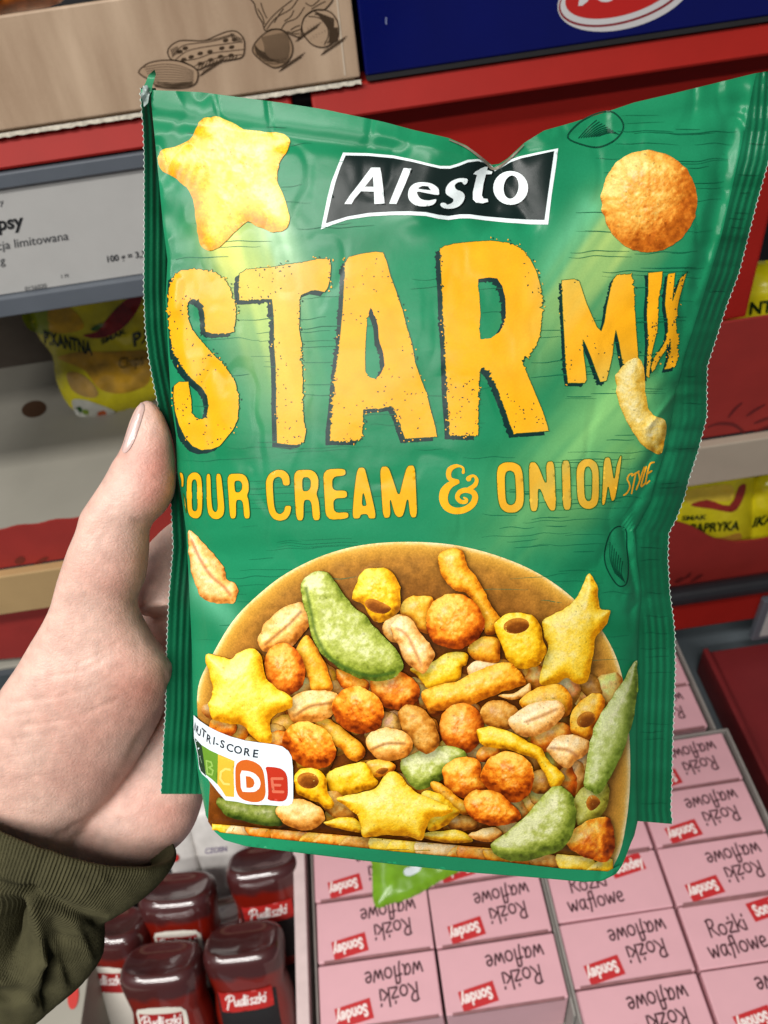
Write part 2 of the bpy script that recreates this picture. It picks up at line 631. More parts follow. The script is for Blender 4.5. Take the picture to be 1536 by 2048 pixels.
def pouch_h(p, panel=True):
    p = np.atleast_2d(p)
    x, y = p[:, 0], p[:, 1]
    xl, xr = ip(y, XL), ip(y, XR)
    s = np.clip((x - xl) / (xr - xl), 0, 1)
    B = ip(y, BULGE)
    pr = np.maximum(1 - np.abs(2 * s - 1) ** 2.4, 0) ** 0.72
    h = B * pr
    for (a, b, c, d, w, amp) in CREASES:
        dd, t = seg_dist(p, (a, b), (c, d))
        h = h + amp * np.exp(-(dd / w) ** 2 if w > 15 else -np.sqrt((dd / w) ** 2 + 0.08) * 1.3)
    k = np.clip(y / 2048, 0, 1)
    h = h + 0.8 * fbm(p, 240, 3, 2) + 0.14 * fbm(p, 60, 8, 2)
    # crumpled zone beside the right seal
    z = np.exp(-((x - xr) / 55) ** 2) * np.clip((y - 640) / 120, 0, 1) * np.clip((1260 - y) / 80, 0, 1)
    h = h + z * (2.4 * np.abs(fbm(p * (1.0, 0.8), 46, 21, 3)) - 0.5)
    # fine sharp crinkles of the film, strongest near the seals and the upper edge
    e = np.exp(-np.minimum(x - xl, xr - x) / 90.0) + 0.6 * np.exp(-(y - ip(x, YT)) / 70.0) + 0.16
    h = h - e * 0.85 * np.maximum(0.16 - np.abs(fbm(p * (1.0, 0.55), 95, 27, 3)), 0) * 6.0
    return h * 0.001


def fin_h_right(p):
    x, y = p[:, 0], p[:, 1]
    xr, xo = ip(y, XR), ip(y, OR_)
    q = np.clip((x - xr) / (xo - xr), 0, 1)
    rib = 0.32 * np.sin((x - xo) * 2 * math.pi / 14.0) * np.clip(q * 4, 0, 1) * np.clip((1 - q) * 5, 0, 1)
    rib = rib * np.where((y > 1230), 1.0, np.where(y < 640, 0.9, 0.35))
    base = 4.0 * np.sin(np.pi * np.clip(q, 0, 1)) * np.exp(-((y - 900) / 200) ** 2) - 2.0 * q
    z = np.clip((y - 620) / 120, 0, 1) * np.clip((1290 - y) / 90, 0, 1)
    return (pouch_h(np.stack([np.minimum(x, xr), y], 1)) + 0.001 * (rib + base * 0.5 - 9.0 * q * np.clip((y - 250) / 300, 0.15, 1) + z * 2.2 * (fbm(p, 60, 33, 3))))


def fin_h_left(p):
    x, y = p[:, 0], p[:, 1]
    xl, xo = ip(y, XL), ip(y, OL)
    q = np.clip((xl + 12 - x) / (xl + 12 - xo), 0, 1)
    rib = 0.25 * np.sin((x - xo) * 2 * math.pi / 13.0) * np.clip((1 - q) * 3, 0, 1)
    return 0.001 * (-13 + 9.0 * q ** 0.7 + rib + 0.8 * fbm(p, 70, 12, 2))


def pmap(hf, p, off=0.0):
    d = ray(p)
    t = ((P0 - CAM) @ PN + hf(np.atleast_2d(p)) + off) / (d @ PN)
    return CAM + d * t[:, None]


def pouch_map(p, off=0.0):
    return pmap(pouch_h, p, off)


TRAILS = [
    ([(470, 470), (520, 600), (560, 760), (580, 880)], 66, 66, (212, 226, 116), 0.95, 0.0, 1),
    ([(545, 440), (590, 560), (615, 680)], 36, 44, (196, 236, 190), 0.75, 0.0, 2),
    ([(440, 490), (470, 560), (490, 640)], 24, 20, (225, 215, 80), 0.7, 0.0, 3),
    ([(1245, 460), (1170, 550), (1090, 660), (1010, 790)], 70, 66, (176, 204, 116), 0.95, 0.0, 4),
    ([(1180, 420), (1110, 510), (1060, 620)], 30, 40, (110, 204, 156), 0.8, 0.0, 5),
    ([(1240, 790), (1170, 880), (1080, 985), (980, 1085)], 70, 96, (142, 206, 124), 0.98, 0.15, 6),
    ([(1260, 900), (1160, 1000), (1060, 1090)], 30, 60, (150, 205, 110), 0.5, 0.0, 7),
    ([(400, 1180), (450, 1225), (470, 1260)], 34, 30, (120, 205, 165), 0.6, 0.2, 8)]


def with_trails(p, c, k=1.0):
    for path, w0, w1, rgb, a0, a1, sd in TRAILS:
        best = np.zeros(len(p))
        n = len(path) - 1
        for i in range(n):
            d, t = seg_dist(p, path[i], path[i + 1])
            tt = (i + t) / n
            a = (a0 + (a1 - a0) * tt) * np.exp(-1.3 * (d / (w0 + (w1 - w0) * tt)) ** 2)
            best = np.maximum(best, a)
        A, Bq = np.array(path[0], float), np.array(path[-1], float)
        ax = (Bq - A) / np.linalg.norm(Bq - A)
        u = (p - A) @ np.array([-ax[1], ax[0]])
        streak = 1.0 + 0.8 * vnoise(np.stack([u, (p - A) @ ax * 0.08], 1), 14, sd)
        best = np.clip(best * streak, 0, 0.92) * k
        c = c * (1 - best[:, None]) + s2l(rgb) * best[:, None]
    return c


def green(p):
    p = np.atleast_2d(p)
    n = fbm(p * (0.25, 1.0), 60, 40, 3)
    t = np.clip(0.55 + 0.5 * n, 0, 1)[:, None]
    c = s2l((16, 112, 70)) * (1 - t) + s2l((36, 142, 98)) * t
    return with_trails(p, c, 1.0)


def yellow(p):
    n = fbm(p, 30, 50, 2)[:, None]
    c = np.tile(s2l((244, 172, 26)), (len(p), 1)) * (1 + 0.12 * n)
    return with_trails(p, c, 0.5)


pouch = thing('snack_pouch', 'large green snack pouch with yellow lettering and a printed bowl, held up in front', 'snack pouch', tuple(P0 - np.array([0, 0, 0.14])))

# front panel: a woven grid between the two seals
NU, NV = 300, 400
su, sv = np.meshgrid(np.linspace(0, 1, NU), np.linspace(0, 1, NV))
px_, py_ = 300 + 1000 * su, 200 + 1500 * sv
for _ in range(12):
    py_ = ip(px_.ravel(), YT).reshape(su.shape) * (1 - sv) + ip(px_.ravel(), YB).reshape(su.shape) * sv
    px_ = ip(py_.ravel(), XL).reshape(su.shape) * (1 - su) + ip(py_.ravel(), XR).reshape(su.shape) * su
G2 = np.stack([px_.ravel(), py_.ravel()], 1)
i, j = np.meshgrid(np.arange(NU - 1), np.arange(NV - 1))
a_ = (j * NU + i).ravel()
QF = np.stack([a_, a_ + NU, a_ + NU + 1, a_ + 1], 1)
put('front_panel', pouch_map(G2), QF, FILM, pouch, True, green(G2))


def back_h(p):
    y = p[:, 1]
    xl, xr = ip(y, XL), ip(y, XR)
    s = np.clip((p[:, 0] - xl) / (xr - xl), 0, 1)
    return -0.001 * (0.6 + 0.8 * ip(y, BULGE) * np.maximum(1 - np.abs(2 * s - 1) ** 2.2, 0) ** 0.8) + np.minimum(pouch_h(p), 0.0) - 0.0004


step = 4
Gb = G2.reshape(NV, NU, 2)[::step, ::step].reshape(-1, 2)
nb = len(range(0, NU, step))
i, j = np.meshgrid(np.arange(nb - 1), np.arange(len(range(0, NV, step)) - 1))
a_ = (j * nb + i).ravel()
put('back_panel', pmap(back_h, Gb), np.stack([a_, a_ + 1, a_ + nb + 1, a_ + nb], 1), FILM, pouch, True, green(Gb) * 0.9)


def seal(side):
    ys = np.arange(176, 1590, 4.0) if side == 'l' else np.arange(138, 1650, 4.0)
    nu = 26
    rows = []
    for k, y in enumerate(ys):
        zig = 2.2 if k % 3 == 0 else -0.8
        if side == 'l':
            x0, x1 = ip(y, XL) + 12, ip(y, OL) - zig * 0.6
            yt = y
        else:
            x0, x1 = ip(y, XR) - 1.0, ip(y, OR_) + zig * 0.6
            yt = y
        xs = np.linspace(x0, x1, nu)
        yy = np.full(nu, yt)
        if side == 'r':
            lim = ip(xs, YT)
            yy = np.maximum(yy, lim)
            # the lower corner of the seal dips towards its tip
            yy = np.where(yy > 1640, yy + np.linspace(0, 6, nu) - 4, yy)
        rows.append(np.stack([xs, yy], 1))
    S = np.vstack(rows)
    hf = fin_h_left if side == 'l' else fin_h_right
    P = pmap(hf, S)
    n = len(ys)
    i, j = np.meshgrid(np.arange(nu - 1), np.arange(n - 1))
    a = (j * nu + i).ravel()
    Q = np.stack([a, a + nu, a + nu + 1, a + 1], 1)
    if side == 'l':
        Q = Q[:, ::-1]
    c = green(S) * 0.68  # seal green darkened: darker print plus some shade put into the colour
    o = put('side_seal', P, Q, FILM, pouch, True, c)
    # bare cut edge of the film, notched, its glint painted as a pale line
    E2 = np.array([r[-1] for r in rows])
    sg = -1 if side == 'l' else 1
    out = E2 + np.stack([sg * (0.9 + 0.9 * (np.arange(n) % 3 == 0)), np.zeros(n)], 1)
    PA, PB = pmap(hf, E2), pmap(hf, out)
    i = np.arange(n - 1)
    Q = np.stack([i, i + 1, n + i + 1, n + i], 1)
    if side == 'r':
        pass
    else:
        Q = Q[:, ::-1]
    put('cut_edge_glint', np.vstack([PA, PB]), Q, FILM, o, False, np.tile(s2l((190, 205, 195)), (2 * n, 1)))
    return o


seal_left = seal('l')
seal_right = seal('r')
# torn corner tuft of film at the upper left
tuft = np.array([(284, 205), (282, 180), (290, 168), (297, 150), (309, 139), (312, 148), (306, 168), (303, 183), (296, 200)])
decal('torn_corner', [tuft], lambda p, off=0: pmap(lambda q: 0.001 * (-2 + 2.0 * np.sin(q[:, 1] / 9.0)), p, off), (60, 140, 100), pouch, g=6)
decal('torn_film', [np.array([(281, 190), (285, 172), (294, 170), (300, 182), (296, 206), (288, 214)])], lambda p, off=0: pmap(lambda q: 0.001 * (0.5 + 1.2 * np.sin(q[:, 1] / 5.0) * np.cos(q[:, 0] / 3.0)), p, off), (150, 165, 160), pouch, g=4, mat=CHIPFILM)
# rim of the notch in the upper edge
nt_ = np.array([(898, 276), (933, 291), (968, 317), (988, 334), (1018, 315), (1048, 286)], float)
ribbons('notch_rim', [catmull(nt_ + (0, 3.5), 6, False)], pouch_map, (130, 120, 105), 5.5, pouch, off=0.0006, taper=True)

# thin dark wood-grain lines of the printed background
rg = np.random.RandomState(4)
paths, wid = [], []
for k in range(260):
    y0 = rg.uniform(205, 1630)
    lo, hi = ip(y0, XL) + 8, ip(y0, XR) - 14
    L_ = rg.uniform(40, 190)
    x0 = rg.choice([rg.uniform(lo, lo + 260), rg.uniform(lo, hi - 40), rg.uniform(hi - 300, hi - 60)])
    xs = np.arange(x0, min(x0 + L_, hi), 7.0)
    if len(xs) < 5:
        continue
    ys = y0 - 0.02 * (xs - x0) + 7 * vnoise(np.stack([xs, np.full(len(xs), y0)], 1), 34, 60) + rg.uniform(-.03, .03) * (xs - x0)
    if np.any(ys < ip(xs, YT) + 10) or np.any(ys > ip(xs, YB) - 30):
        continue
    paths.append(np.stack([xs, ys], 1)); wid.append(rg.uniform(0.7, 1.7))
ribbons('wood_grain_print', paths, pouch_map, (22, 108, 74), wid, pouch, off=0.00014, taper=True, kind='stuff')
# grain and press marks on the right seal
paths = []
for k in range(24):
    y0 = rg.uniform(260, 1620)
    lo, hi = ip(y0, XR) + 4, ip(y0, OR_) - 6
    xs = np.linspace(lo + rg.uniform(0, 14), hi - rg.uniform(0, 14), 14)
    paths.append(np.stack([xs, y0 + 4 * vnoise(np.stack([xs, np.full(14, y0)], 1), 20, 61)], 1))
ribbons('press_mark', paths, lambda p, off: pmap(fin_h_right, p, off), (12, 78, 52), 1.0, seal_right, off=0.0003, taper=True, kind='stuff')

# --------------------------------------------------------------- brand panel
def zl(pts, s, ox, oy):
    return np.asarray(pts, float) / s + (ox, oy)


LG = lambda pts: zl(pts, 3.072, 630, 270)
panel_w = LG([(172, 108), (330, 112), (480, 125), (600, 150), (700, 175), (770, 190), (830, 190), (880, 175), (940, 152), (1000, 148), (1040, 155), (1075, 180), (1105, 207), (1150, 184), (1200, 152), (1260, 130), (1360, 108), (1494, 82), (1480, 200), (1455, 360), (1432, 550), (1320, 548), (1180, 538), (1050, 525), (950, 512), (890, 512), (820, 522), (760, 515), (680, 497), (580, 492), (470, 492), (330, 500), (200, 520), (110, 550), (36, 580), (55, 490), (75, 390), (100, 290), (135, 200)])
panel_d = LG([(188, 125), (330, 128), (480, 142), (600, 165), (700, 190), (770, 206), (830, 207), (880, 192), (940, 168), (1000, 160), (1035, 168), (1070, 195), (1105, 222), (1150, 198), (1200, 167), (1262, 144), (1360, 122), (1470, 98), (1455, 200), (1432, 360), (1410, 522), (1320, 520), (1180, 512), (1050, 500), (950, 487), (890, 487), (820, 497), (760, 490), (680, 473), (580, 468), (470, 470), (330, 478), (200, 500), (120, 525), (66, 542), (82, 470), (100, 390), (125, 290), (155, 200)])
logo = decal('brand_panel', [panel_w], pouch_map, (232, 244, 244), pouch, off=0.00022)
decal('brand_panel_field', [panel_d], pouch_map, (20, 34, 32), logo, off=0.0003)
LET = [
    ([[(345, 200), (400, 200), (408, 240), (418, 320), (427, 420), (365, 424), (362, 348), (283, 345), (240, 395), (225, 424), (180, 424), (215, 370), (270, 300)]], [[(356, 255), (360, 318), (305, 318)]]),
    ([[(545, 203), (592, 206), (555, 300), (500, 423), (455, 422), (490, 335)]], []),
    ([catmull([(762, 350), (755, 368), (690, 358), (630, 347), (632, 370), (655, 395), (700, 402), (745, 395), (730, 425), (680, 438), (620, 432), (580, 400), (572, 360), (585, 320), (620, 295), (670, 290), (720, 300), (755, 325)], 3)], [[(632, 325), (660, 312), (695, 315), (712, 340), (640, 332)]]),
    ([catmull([(938, 272), (930, 300), (912, 303), (905, 290), (880, 290), (858, 310), (870, 335), (905, 350), (920, 375), (910, 410), (880, 440), (840, 452), (795, 450), (772, 435), (775, 418), (800, 418), (815, 428), (845, 415), (850, 395), (830, 380), (805, 360), (805, 325), (830, 290), (870, 270), (905, 265)], 3)], []),
    ([[(1045, 195), (1062, 195), (1058, 215), (1090, 225), (1085, 240), (1050, 242), (1035, 300), (1025, 370), (1035, 390), (1060, 392), (1065, 410), (1030, 420), (990, 415), (970, 395), (970, 350), (985, 285), (995, 245), (973, 240), (985, 225), (1005, 215), (1020, 205)]], []),
    ([ellipse(1202, 325, 107, 104, 0)], [ellipse(1205, 320, 46, 72, 8)])]
for add, sub in LET:
    sh = [LG(np.asarray(p, float) + (9, 7)) for p in add]
    decal('brand_letter_shadow', sh, pouch_map, (8, 16, 15), logo, sub=[LG(np.asarray(p, float) + (9, 7)) for p in sub], off=0.00036)
    decal('brand_letter', [LG(p) for p in add], pouch_map, (236, 246, 246), logo, sub=[LG(p) for p in sub], off=0.00042)

# --------------------------------------------------------------- big rough lettering
Z3 = lambda pts: zl(pts, 2.4, 260, 480)
Z4 = lambda pts: zl(pts, 2.4, 840, 460)
BIG = [
    (Z3([(205, 175), (245, 145), (300, 138), (360, 140), (420, 160), (460, 195), (485, 240), (500, 290), (510, 340), (505, 400), (500, 440), (470, 448), (430, 450), (400, 450), (362, 440), (358, 400), (355, 350), (345, 310), (325, 292), (300, 285), (282, 290), (275, 320), (280, 380), (300, 430), (330, 470), (365, 510), (410, 560), (450, 600), (480, 640), (505, 680), (520, 740), (522, 800), (518, 860), (495, 910), (455, 960), (430, 990), (390, 1005), (340, 1008), (300, 990), (265, 950), (235, 890), (215, 820), (207, 750), (210, 700), (235, 680), (280, 680), (285, 710), (295, 770), (297, 830), (315, 850), (345, 858), (365, 850), (375, 800), (370, 750), (345, 710), (310, 680), (270, 640), (235, 590), (205, 530), (190, 460), (183, 380), (181, 300), (187, 230)]), None),
    (Z3([(525, 160), (560, 140), (610, 135), (680, 130), (760, 115), (830, 105), (900, 90), (960, 90), (965, 130), (960, 190), (950, 230), (935, 250), (880, 240), (820, 265), (815, 300), (815, 360), (812, 430), (825, 500), (822, 570), (828, 640), (830, 720), (832, 800), (835, 870), (845, 920), (835, 970), (800, 985), (740, 980), (705, 975), (703, 900), (700, 800), (700, 700), (698, 600), (690, 500), (690, 400), (685, 320), (680, 285), (630, 285), (560, 290), (525, 290), (520, 220)]), None),
    (Z3([(1030, 110), (1050, 80), (1110, 65), (1180, 55), (1215, 60), (1235, 110), (1250, 170), (1280, 250), (1310, 340), (1330, 420), (1355, 500), (1370, 590), (1395, 660), (1425, 740), (1445, 820), (1465, 890), (1475, 945), (1420, 948), (1320, 955), (1300, 900), (1285, 850), (1260, 800), (1230, 805), (1180, 810), (1120, 815), (1118, 880), (1115, 940), (1100, 965), (1040, 965), (960, 965), (960, 900), (970, 820), (980, 720), (985, 640), (1000, 540), (1010, 440), (1020, 330), (1025, 230), (1030, 160)]),
     Z3([(1155, 325), (1175, 360), (1190, 410), (1195, 480), (1215, 540), (1222, 600), (1205, 640), (1180, 665), (1150, 660), (1130, 630), (1128, 570), (1130, 500), (1135, 420), (1140, 370)])),
    (Z4([(95, 85), (160, 65), (250, 55), (340, 50), (430, 60), (490, 90), (530, 140), (560, 200), (580, 270), (590, 340), (585, 430), (575, 510), (550, 570), (515, 610), (490, 625), (510, 680), (540, 750), (565, 810), (590, 870), (610, 930), (620, 965), (560, 970), (450, 978), (430, 930), (410, 870), (385, 800), (360, 740), (335, 690), (310, 660), (290, 665), (285, 720), (280, 800), (280, 880), (282, 950), (278, 988), (220, 988), (140, 985), (138, 920), (130, 830), (125, 740), (122, 640), (120, 560), (115, 480), (108, 380), (105, 280), (98, 180)]),
     Z4([(280, 235), (330, 228), (370, 232), (395, 270), (410, 330), (412, 400), (405, 450), (380, 490), (340, 520), (290, 525), (285, 480), (290, 400), (285, 320), (278, 270)])),
    (Z4([(680, 240), (740, 235), (765, 245), (780, 290), (800, 350), (825, 410), (850, 465), (870, 485), (885, 440), (895, 370), (910, 300), (925, 240), (945, 215), (1015, 210), (1025, 260), (1030, 340), (1035, 420), (1040, 500), (1045, 560), (1050, 630), (975, 650), (965, 600), (955, 540), (940, 480), (930, 540), (925, 600), (910, 670), (895, 725), (865, 730), (845, 680), (820, 610), (795, 550), (782, 525), (785, 590), (795, 660), (800, 720), (790, 735), (710, 735), (700, 660), (695, 580), (690, 480), (685, 400), (682, 310)]), None),
    (Z4([(1095, 205), (1165, 198), (1160, 260), (1145, 330), (1145, 400), (1140, 480), (1125, 540), (1112, 600), (1105, 660), (1100, 710), (1085, 700), (1090, 620), (1095, 540), (1090, 450), (1088, 380), (1095, 300)]), None),
    (Z4([(1190, 210), (1225, 205), (1220, 260), (1212, 340), (1230, 290), (1250, 230), (1280, 205), (1262, 270), (1245, 330), (1235, 390), (1230, 450), (1240, 520), (1240, 600), (1225, 660), (1175, 670), (1190, 620), (1200, 560), (1205, 535), (1185, 570), (1150, 620), (1130, 660), (1115, 685), (1108, 660), (1120, 620), (1150, 580), (1180, 530), (1190, 480), (1185, 420), (1175, 360), (1180, 290)]), None)]


def roughen(poly, seed, amp=1.0):
    R = resample(poly, 2.8)
    d = np.roll(R, -1, 0) - np.roll(R, 1, 0)
    d /= np.maximum(np.linalg.norm(d, axis=1), 1e-6)[:, None]
    n = np.stack([d[:, 1], -d[:, 0]], 1)
    rs = np.random.RandomState(seed)
    a = rs.uniform(-1, 1, len(R)) * 1.1
    sp = (rs.rand(len(R)) < 0.24) * rs.uniform(1.5, 5.0, len(R)) * np.sign(rs.uniform(-1, 1.6, len(R)))
    zone = np.clip(0.35 + 1.6 * fbm(R, 60, seed, 2), 0.1, 1.3)
    return R + n * ((a + sp) * zone * amp)[:, None]


for k, (o, hl) in enumerate(BIG):
    small = k >= 4
    off = np.array((-6.0, 6.0)) if small else np.array((-9.0, 8.0))
    ro = roughen(o, 100 + k, 0.7 if small else 1.0)
    rh = [roughen(hl, 150 + k)] if hl is not None else []
    shp = roughen(o + off, 200 + k, 0.9)
    shp[:, 0] = np.maximum(shp[:, 0], ip(shp[:, 1], XL) + 3)
    shh = [roughen(hl + off, 250 + k)] if hl is not None else []
    let = decal('title_letter', [ro], pouch_map, None, pouch, sub=rh, off=0.0003, colf=yellow, g=5)
    decal('letter_shadow', [shp], pouch_map, (18, 48, 46), let, sub=shh, off=0.0002)
    # dark outline hairline and worn specks
    rs = np.random.RandomState(300 + k)
    lo, hi = ro.min(0), ro.max(0)
    c = rs.uniform(lo, hi, (600, 2))
    c = c[inside(c, ro)]
    if rh:
        c = c[~inside(c, rh[0])]
    w = fbm(c, 90, 77 + k, 2) + 0.25 * (c[:, 1] - lo[1]) / (hi[1] - lo[1])
    c = c[w > 0.14][:60 if not small else 16]
    if len(c):
        decal('worn_speck', [ellipse(q[0], q[1], rs.uniform(1, 2.6), rs.uniform(.8, 1.6), rs.uniform(0, 180), 6) for q in c], pouch_map, (40, 70, 50), let, off=0.00036, kind='stuff')
    R2 = resample(o, 4.0)
    dd = np.roll(R2, -1, 0) - np.roll(R2, 1, 0)
    dd /= np.maximum(np.linalg.norm(dd, axis=1), 1e-6)[:, None]
    nn = np.stack([dd[:, 1], -dd[:, 0]], 1)
    zone = fbm(R2, 55, 500 + k, 2)
    cr, dk_ = [], []
    for q, n_, zz in zip(R2, nn, zone):
        if zz > 0.02 and rs.rand() < (0.5 if not small else 0.25):
            e_ = q + n_ * rs.uniform(-6.0, 6.5)
            (cr if rs.rand() < 0.55 else dk_).append(ellipse(e_[0], e_[1], rs.uniform(1.0, 2.8), rs.uniform(0.8, 1.9), rs.uniform(0, 180), 6))
    if cr:
        decal('letter_crumb', cr, pouch_map, None, let, off=0.00033, colf=yellow, kind='stuff')
    if dk_:
        decal('letter_fleck', dk_, pouch_map, (26, 66, 52), let, off=0.00037, kind='stuff')
    ring = np.vstack([ro, ro[:1]])
    ribbons('letter_outline', [ring], pouch_map, (58, 92, 40), 1.3, let, off=0.00034)

# --------------------------------------------------------------- flavour line
ZS = lambda pts: zl(pts, 2.954, 340, 920)
ZO = lambda pts: zl(pts, 3.339, 860, 900)
FL = [
    (ZS, [(56, 70), (75, 78), (82, 110), (80, 160), (66, 160), (66, 120), (58, 95)], None),
    (ZS, [(76, 190), (88, 225), (95, 270), (96, 320), (90, 290), (84, 240)], None),
    (ZS, [(97, 130), (105, 95), (130, 72), (160, 72), (183, 95), (190, 140), (192, 280), (185, 325), (165, 347), (135, 345), (110, 325), (100, 280)], [(128, 140), (135, 118), (150, 115), (158, 135), (162, 285), (152, 302), (138, 300), (130, 280)]),
    (ZS, [(213, 82), (240, 80), (243, 200), (250, 290), (268, 310), (282, 290), (275, 180), (270, 80), (302, 80), (315, 200), (323, 290), (315, 330), (285, 352), (250, 348), (225, 320), (217, 270), (215, 180)], None),
    (ZS, [(335, 82), (420, 78), (450, 95), (465, 130), (467, 180), (455, 210), (465, 235), (475, 345), (437, 348), (430, 250), (415, 235), (390, 238), (392, 345), (353, 348), (345, 220)], [(380, 125), (410, 122), (425, 140), (425, 170), (410, 190), (385, 190)]),
    (ZS, [(565, 120), (585, 80), (630, 55), (675, 60), (705, 90), (710, 150), (668, 153), (660, 110), (640, 98), (615, 110), (607, 140), (615, 270), (628, 310), (650, 320), (672, 305), (680, 268), (718, 270), (712, 315), (690, 350), (650, 362), (610, 350), (585, 315), (573, 260), (566, 180)], None),
    (ZS, [(730, 60), (830, 55), (862, 75), (878, 110), (878, 160), (865, 200), (880, 240), (890, 355), (843, 358), (835, 255), (820, 235), (790, 238), (790, 358), (745, 358), (735, 200)], [(782, 105), (815, 102), (830, 120), (830, 160), (815, 182), (783, 184)]),
    (ZS, [(902, 55), (1035, 48), (1040, 92), (960, 100), (960, 180), (1045, 178), (1048, 225), (965, 228), (970, 312), (1055, 306), (1055, 348), (920, 356), (910, 200)], None),
    (ZS, [(1105, 45), (1150, 42), (1165, 100), (1190, 200), (1222, 345), (1175, 348), (1165, 320), (1128, 322), (1120, 347), (1075, 347), (1085, 200)], [(1140, 185), (1155, 240), (1160, 270), (1133, 270)]),
    (ZS, [(1238, 40), (1290, 35), (1320, 120), (1352, 220), (1375, 120), (1400, 32), (1448, 30), (1455, 180), (1462, 338), (1418, 342), (1405, 210), (1380, 330), (1350, 342), (1325, 320), (1298, 215), (1305, 340), (1258, 345), (1248, 200)], None),
    (ZO, [(443, 160), (455, 105), (495, 80), (560, 80), (605, 105), (622, 160), (630, 330), (618, 385), (575, 420), (510, 420), (470, 390), (452, 330)], [(500, 180), (510, 145), (535, 138), (560, 150), (568, 185), (575, 320), (565, 355), (540, 368), (515, 358), (505, 320)]),
    (ZO, [(658, 80), (715, 80), (780, 250), (772, 78), (830, 72), (838, 240), (843, 405), (795, 407), (722, 225), (722, 408), (668, 412), (662, 250)], None),
    (ZO, [(877, 70), (935, 67), (940, 240), (944, 400), (888, 402), (882, 240)], None),
    (ZO, [(975, 140), (990, 90), (1025, 60), (1075, 57), (1115, 85), (1130, 140), (1130, 320), (1115, 370), (1080, 395), (1035, 395), (1000, 370), (982, 320)], [(1030, 150), (1040, 115), (1060, 110), (1075, 130), (1083, 160), (1080, 310), (1070, 338), (1050, 340), (1037, 320), (1032, 280)]),
    (ZO, [(1160, 52), (1202, 45), (1215, 110), (1230, 210), (1245, 100), (1270, 35), (1282, 38), (1270, 140), (1250, 260), (1235, 335), (1210, 345), (1190, 230), (1180, 300), (1168, 365), (1145, 370), (1152, 220)], None)]
for Zf, o, hl in FL:
    P = chaikin(Zf(o), 2)
    h2 = [chaikin(Zf(hl), 2)] if hl else []
    let = decal('flavour_letter', [P], pouch_map, None, pouch, sub=h2, off=0.0003, colf=yellow)
    ribbons('letter_outline', [np.vstack([q, q[:1]]) for q in [P] + h2], pouch_map, (50, 100, 40), 1.6, let, off=0.00033)


def stroke_polys(path, w):
    P = catmull(path, 4, False) if len(path) > 2 else np.asarray(path, float)
    out = []
    ws = np.full(len(P), float(w)) if not hasattr(w, '__len__') else np.interp(np.linspace(0, 1, len(P)), np.linspace(0, 1, len(w)), w)
    for k in range(len(P) - 1):
        d = P[k + 1] - P[k]
        d = d / max(np.linalg.norm(d), 1e-9)
        n = np.array([-d[1], d[0]])
        out.append(np.array([P[k] + n * ws[k] / 2, P[k + 1] + n * ws[k + 1] / 2, P[k + 1] - n * ws[k + 1] / 2, P[k] - n * ws[k] / 2]))
    for k in range(len(P)):
        out.append(ellipse(P[k][0], P[k][1], ws[k] / 2, ws[k] / 2, 0, 9))
    return out


amp = []
for path, w in [([(222, 150), (222, 122), (200, 108), (168, 108), (132, 130), (124, 170), (140, 198), (185, 208)], (20, 14, 14, 26, 36, 34, 28, 22)),
                ([(185, 215), (135, 232), (98, 275), (90, 330), (112, 380), (165, 406), (232, 398), (284, 362), (302, 315), (286, 282), (240, 268), (198, 282), (182, 315), (204, 344), (238, 346), (244, 330), (226, 318)], (24, 44, 60, 58, 50, 44, 42, 42, 40, 36, 34, 32, 30, 28, 26, 18, 10)),
                ([(258, 192), (272, 176), (296, 174), (312, 200), (300, 234), (268, 256), (226, 276)], (36, 20, 16, 24, 30, 28, 22))]:
    amp += stroke_polys(ZO(path), np.array(w) / 3.339)
decal('ampersand', amp, pouch_map, None, pouch, off=0.0003, colf=yellow, g=5)
sty = []
for path in [[(1350, 158), (1330, 166), (1318, 196), (1330, 222), (1334, 250), (1318, 284), (1294, 302)], [(1348, 172), (1396, 142)], [(1374, 156), (1346, 290)], [(1392, 148), (1402, 200)], [(1430, 116), (1402, 200), (1378, 264)], [(1444, 112), (1410, 238), (1434, 224)], [(1497, 82), (1466, 100), (1440, 220), (1466, 206)], [(1456, 156), (1480, 140)]]:
    sty += stroke_polys(ZO(path), 11 / 3.339)
decal('style_lettering', sty, pouch_map, None, pouch, off=0.0003, colf=lambda p: yellow(p) * (1, 1.02, 1.6))

# --------------------------------------------------------------- line-drawn seeds
ZT = lambda pts: zl(pts, 2.0, 768, 0)
Z6 = lambda pts: zl(pts, 2.844, 800, 1060)
sd1 = catmull(ZT([(735, 550), (770, 500), (830, 462), (905, 445), (950, 480), (955, 520), (920, 562), (860, 588), (800, 580)]), 4)
sd2 = catmull(Z6([(1195, 20), (1240, -20), (1285, 0), (1290, 100), (1300, 200), (1290, 300), (1250, 320), (1210, 280), (1170, 200), (1165, 120)]), 4)
ln1 = [np.vstack([sd1, sd1[:1]])]
for k in range(9):
    a, b = np.array(ZT([(778 + k * 10, 552 - k * 1)]))[0], np.array(ZT([(850 + k * 11, 480 + k * 7)]))[0]
    ln1.append(catmull(np.array([a, (a + b) / 2 + (3, -5), b]), 4, False))
ln2 = [np.vstack([sd2, sd2[:1]])]
for k in range(7):
    a, b = np.array(Z6([(1195 + k * 12, 70 + k * 18)]))[0], np.array(Z6([(1225 + k * 9, 250 + k * 8)]))[0]
    ln2.append(catmull(np.array([a, (a + b) / 2 + (-5, 2), b]), 4, False))
ribbons('seed_drawing', ln1, pouch_map, (10, 66, 46), [3.0] + [1.6] * 9, pouch, off=0.0002)
ribbons('seed_drawing', ln2, pouch_map, (10, 66, 46), [2.6] + [1.4] * 7, pouch, off=0.0002)

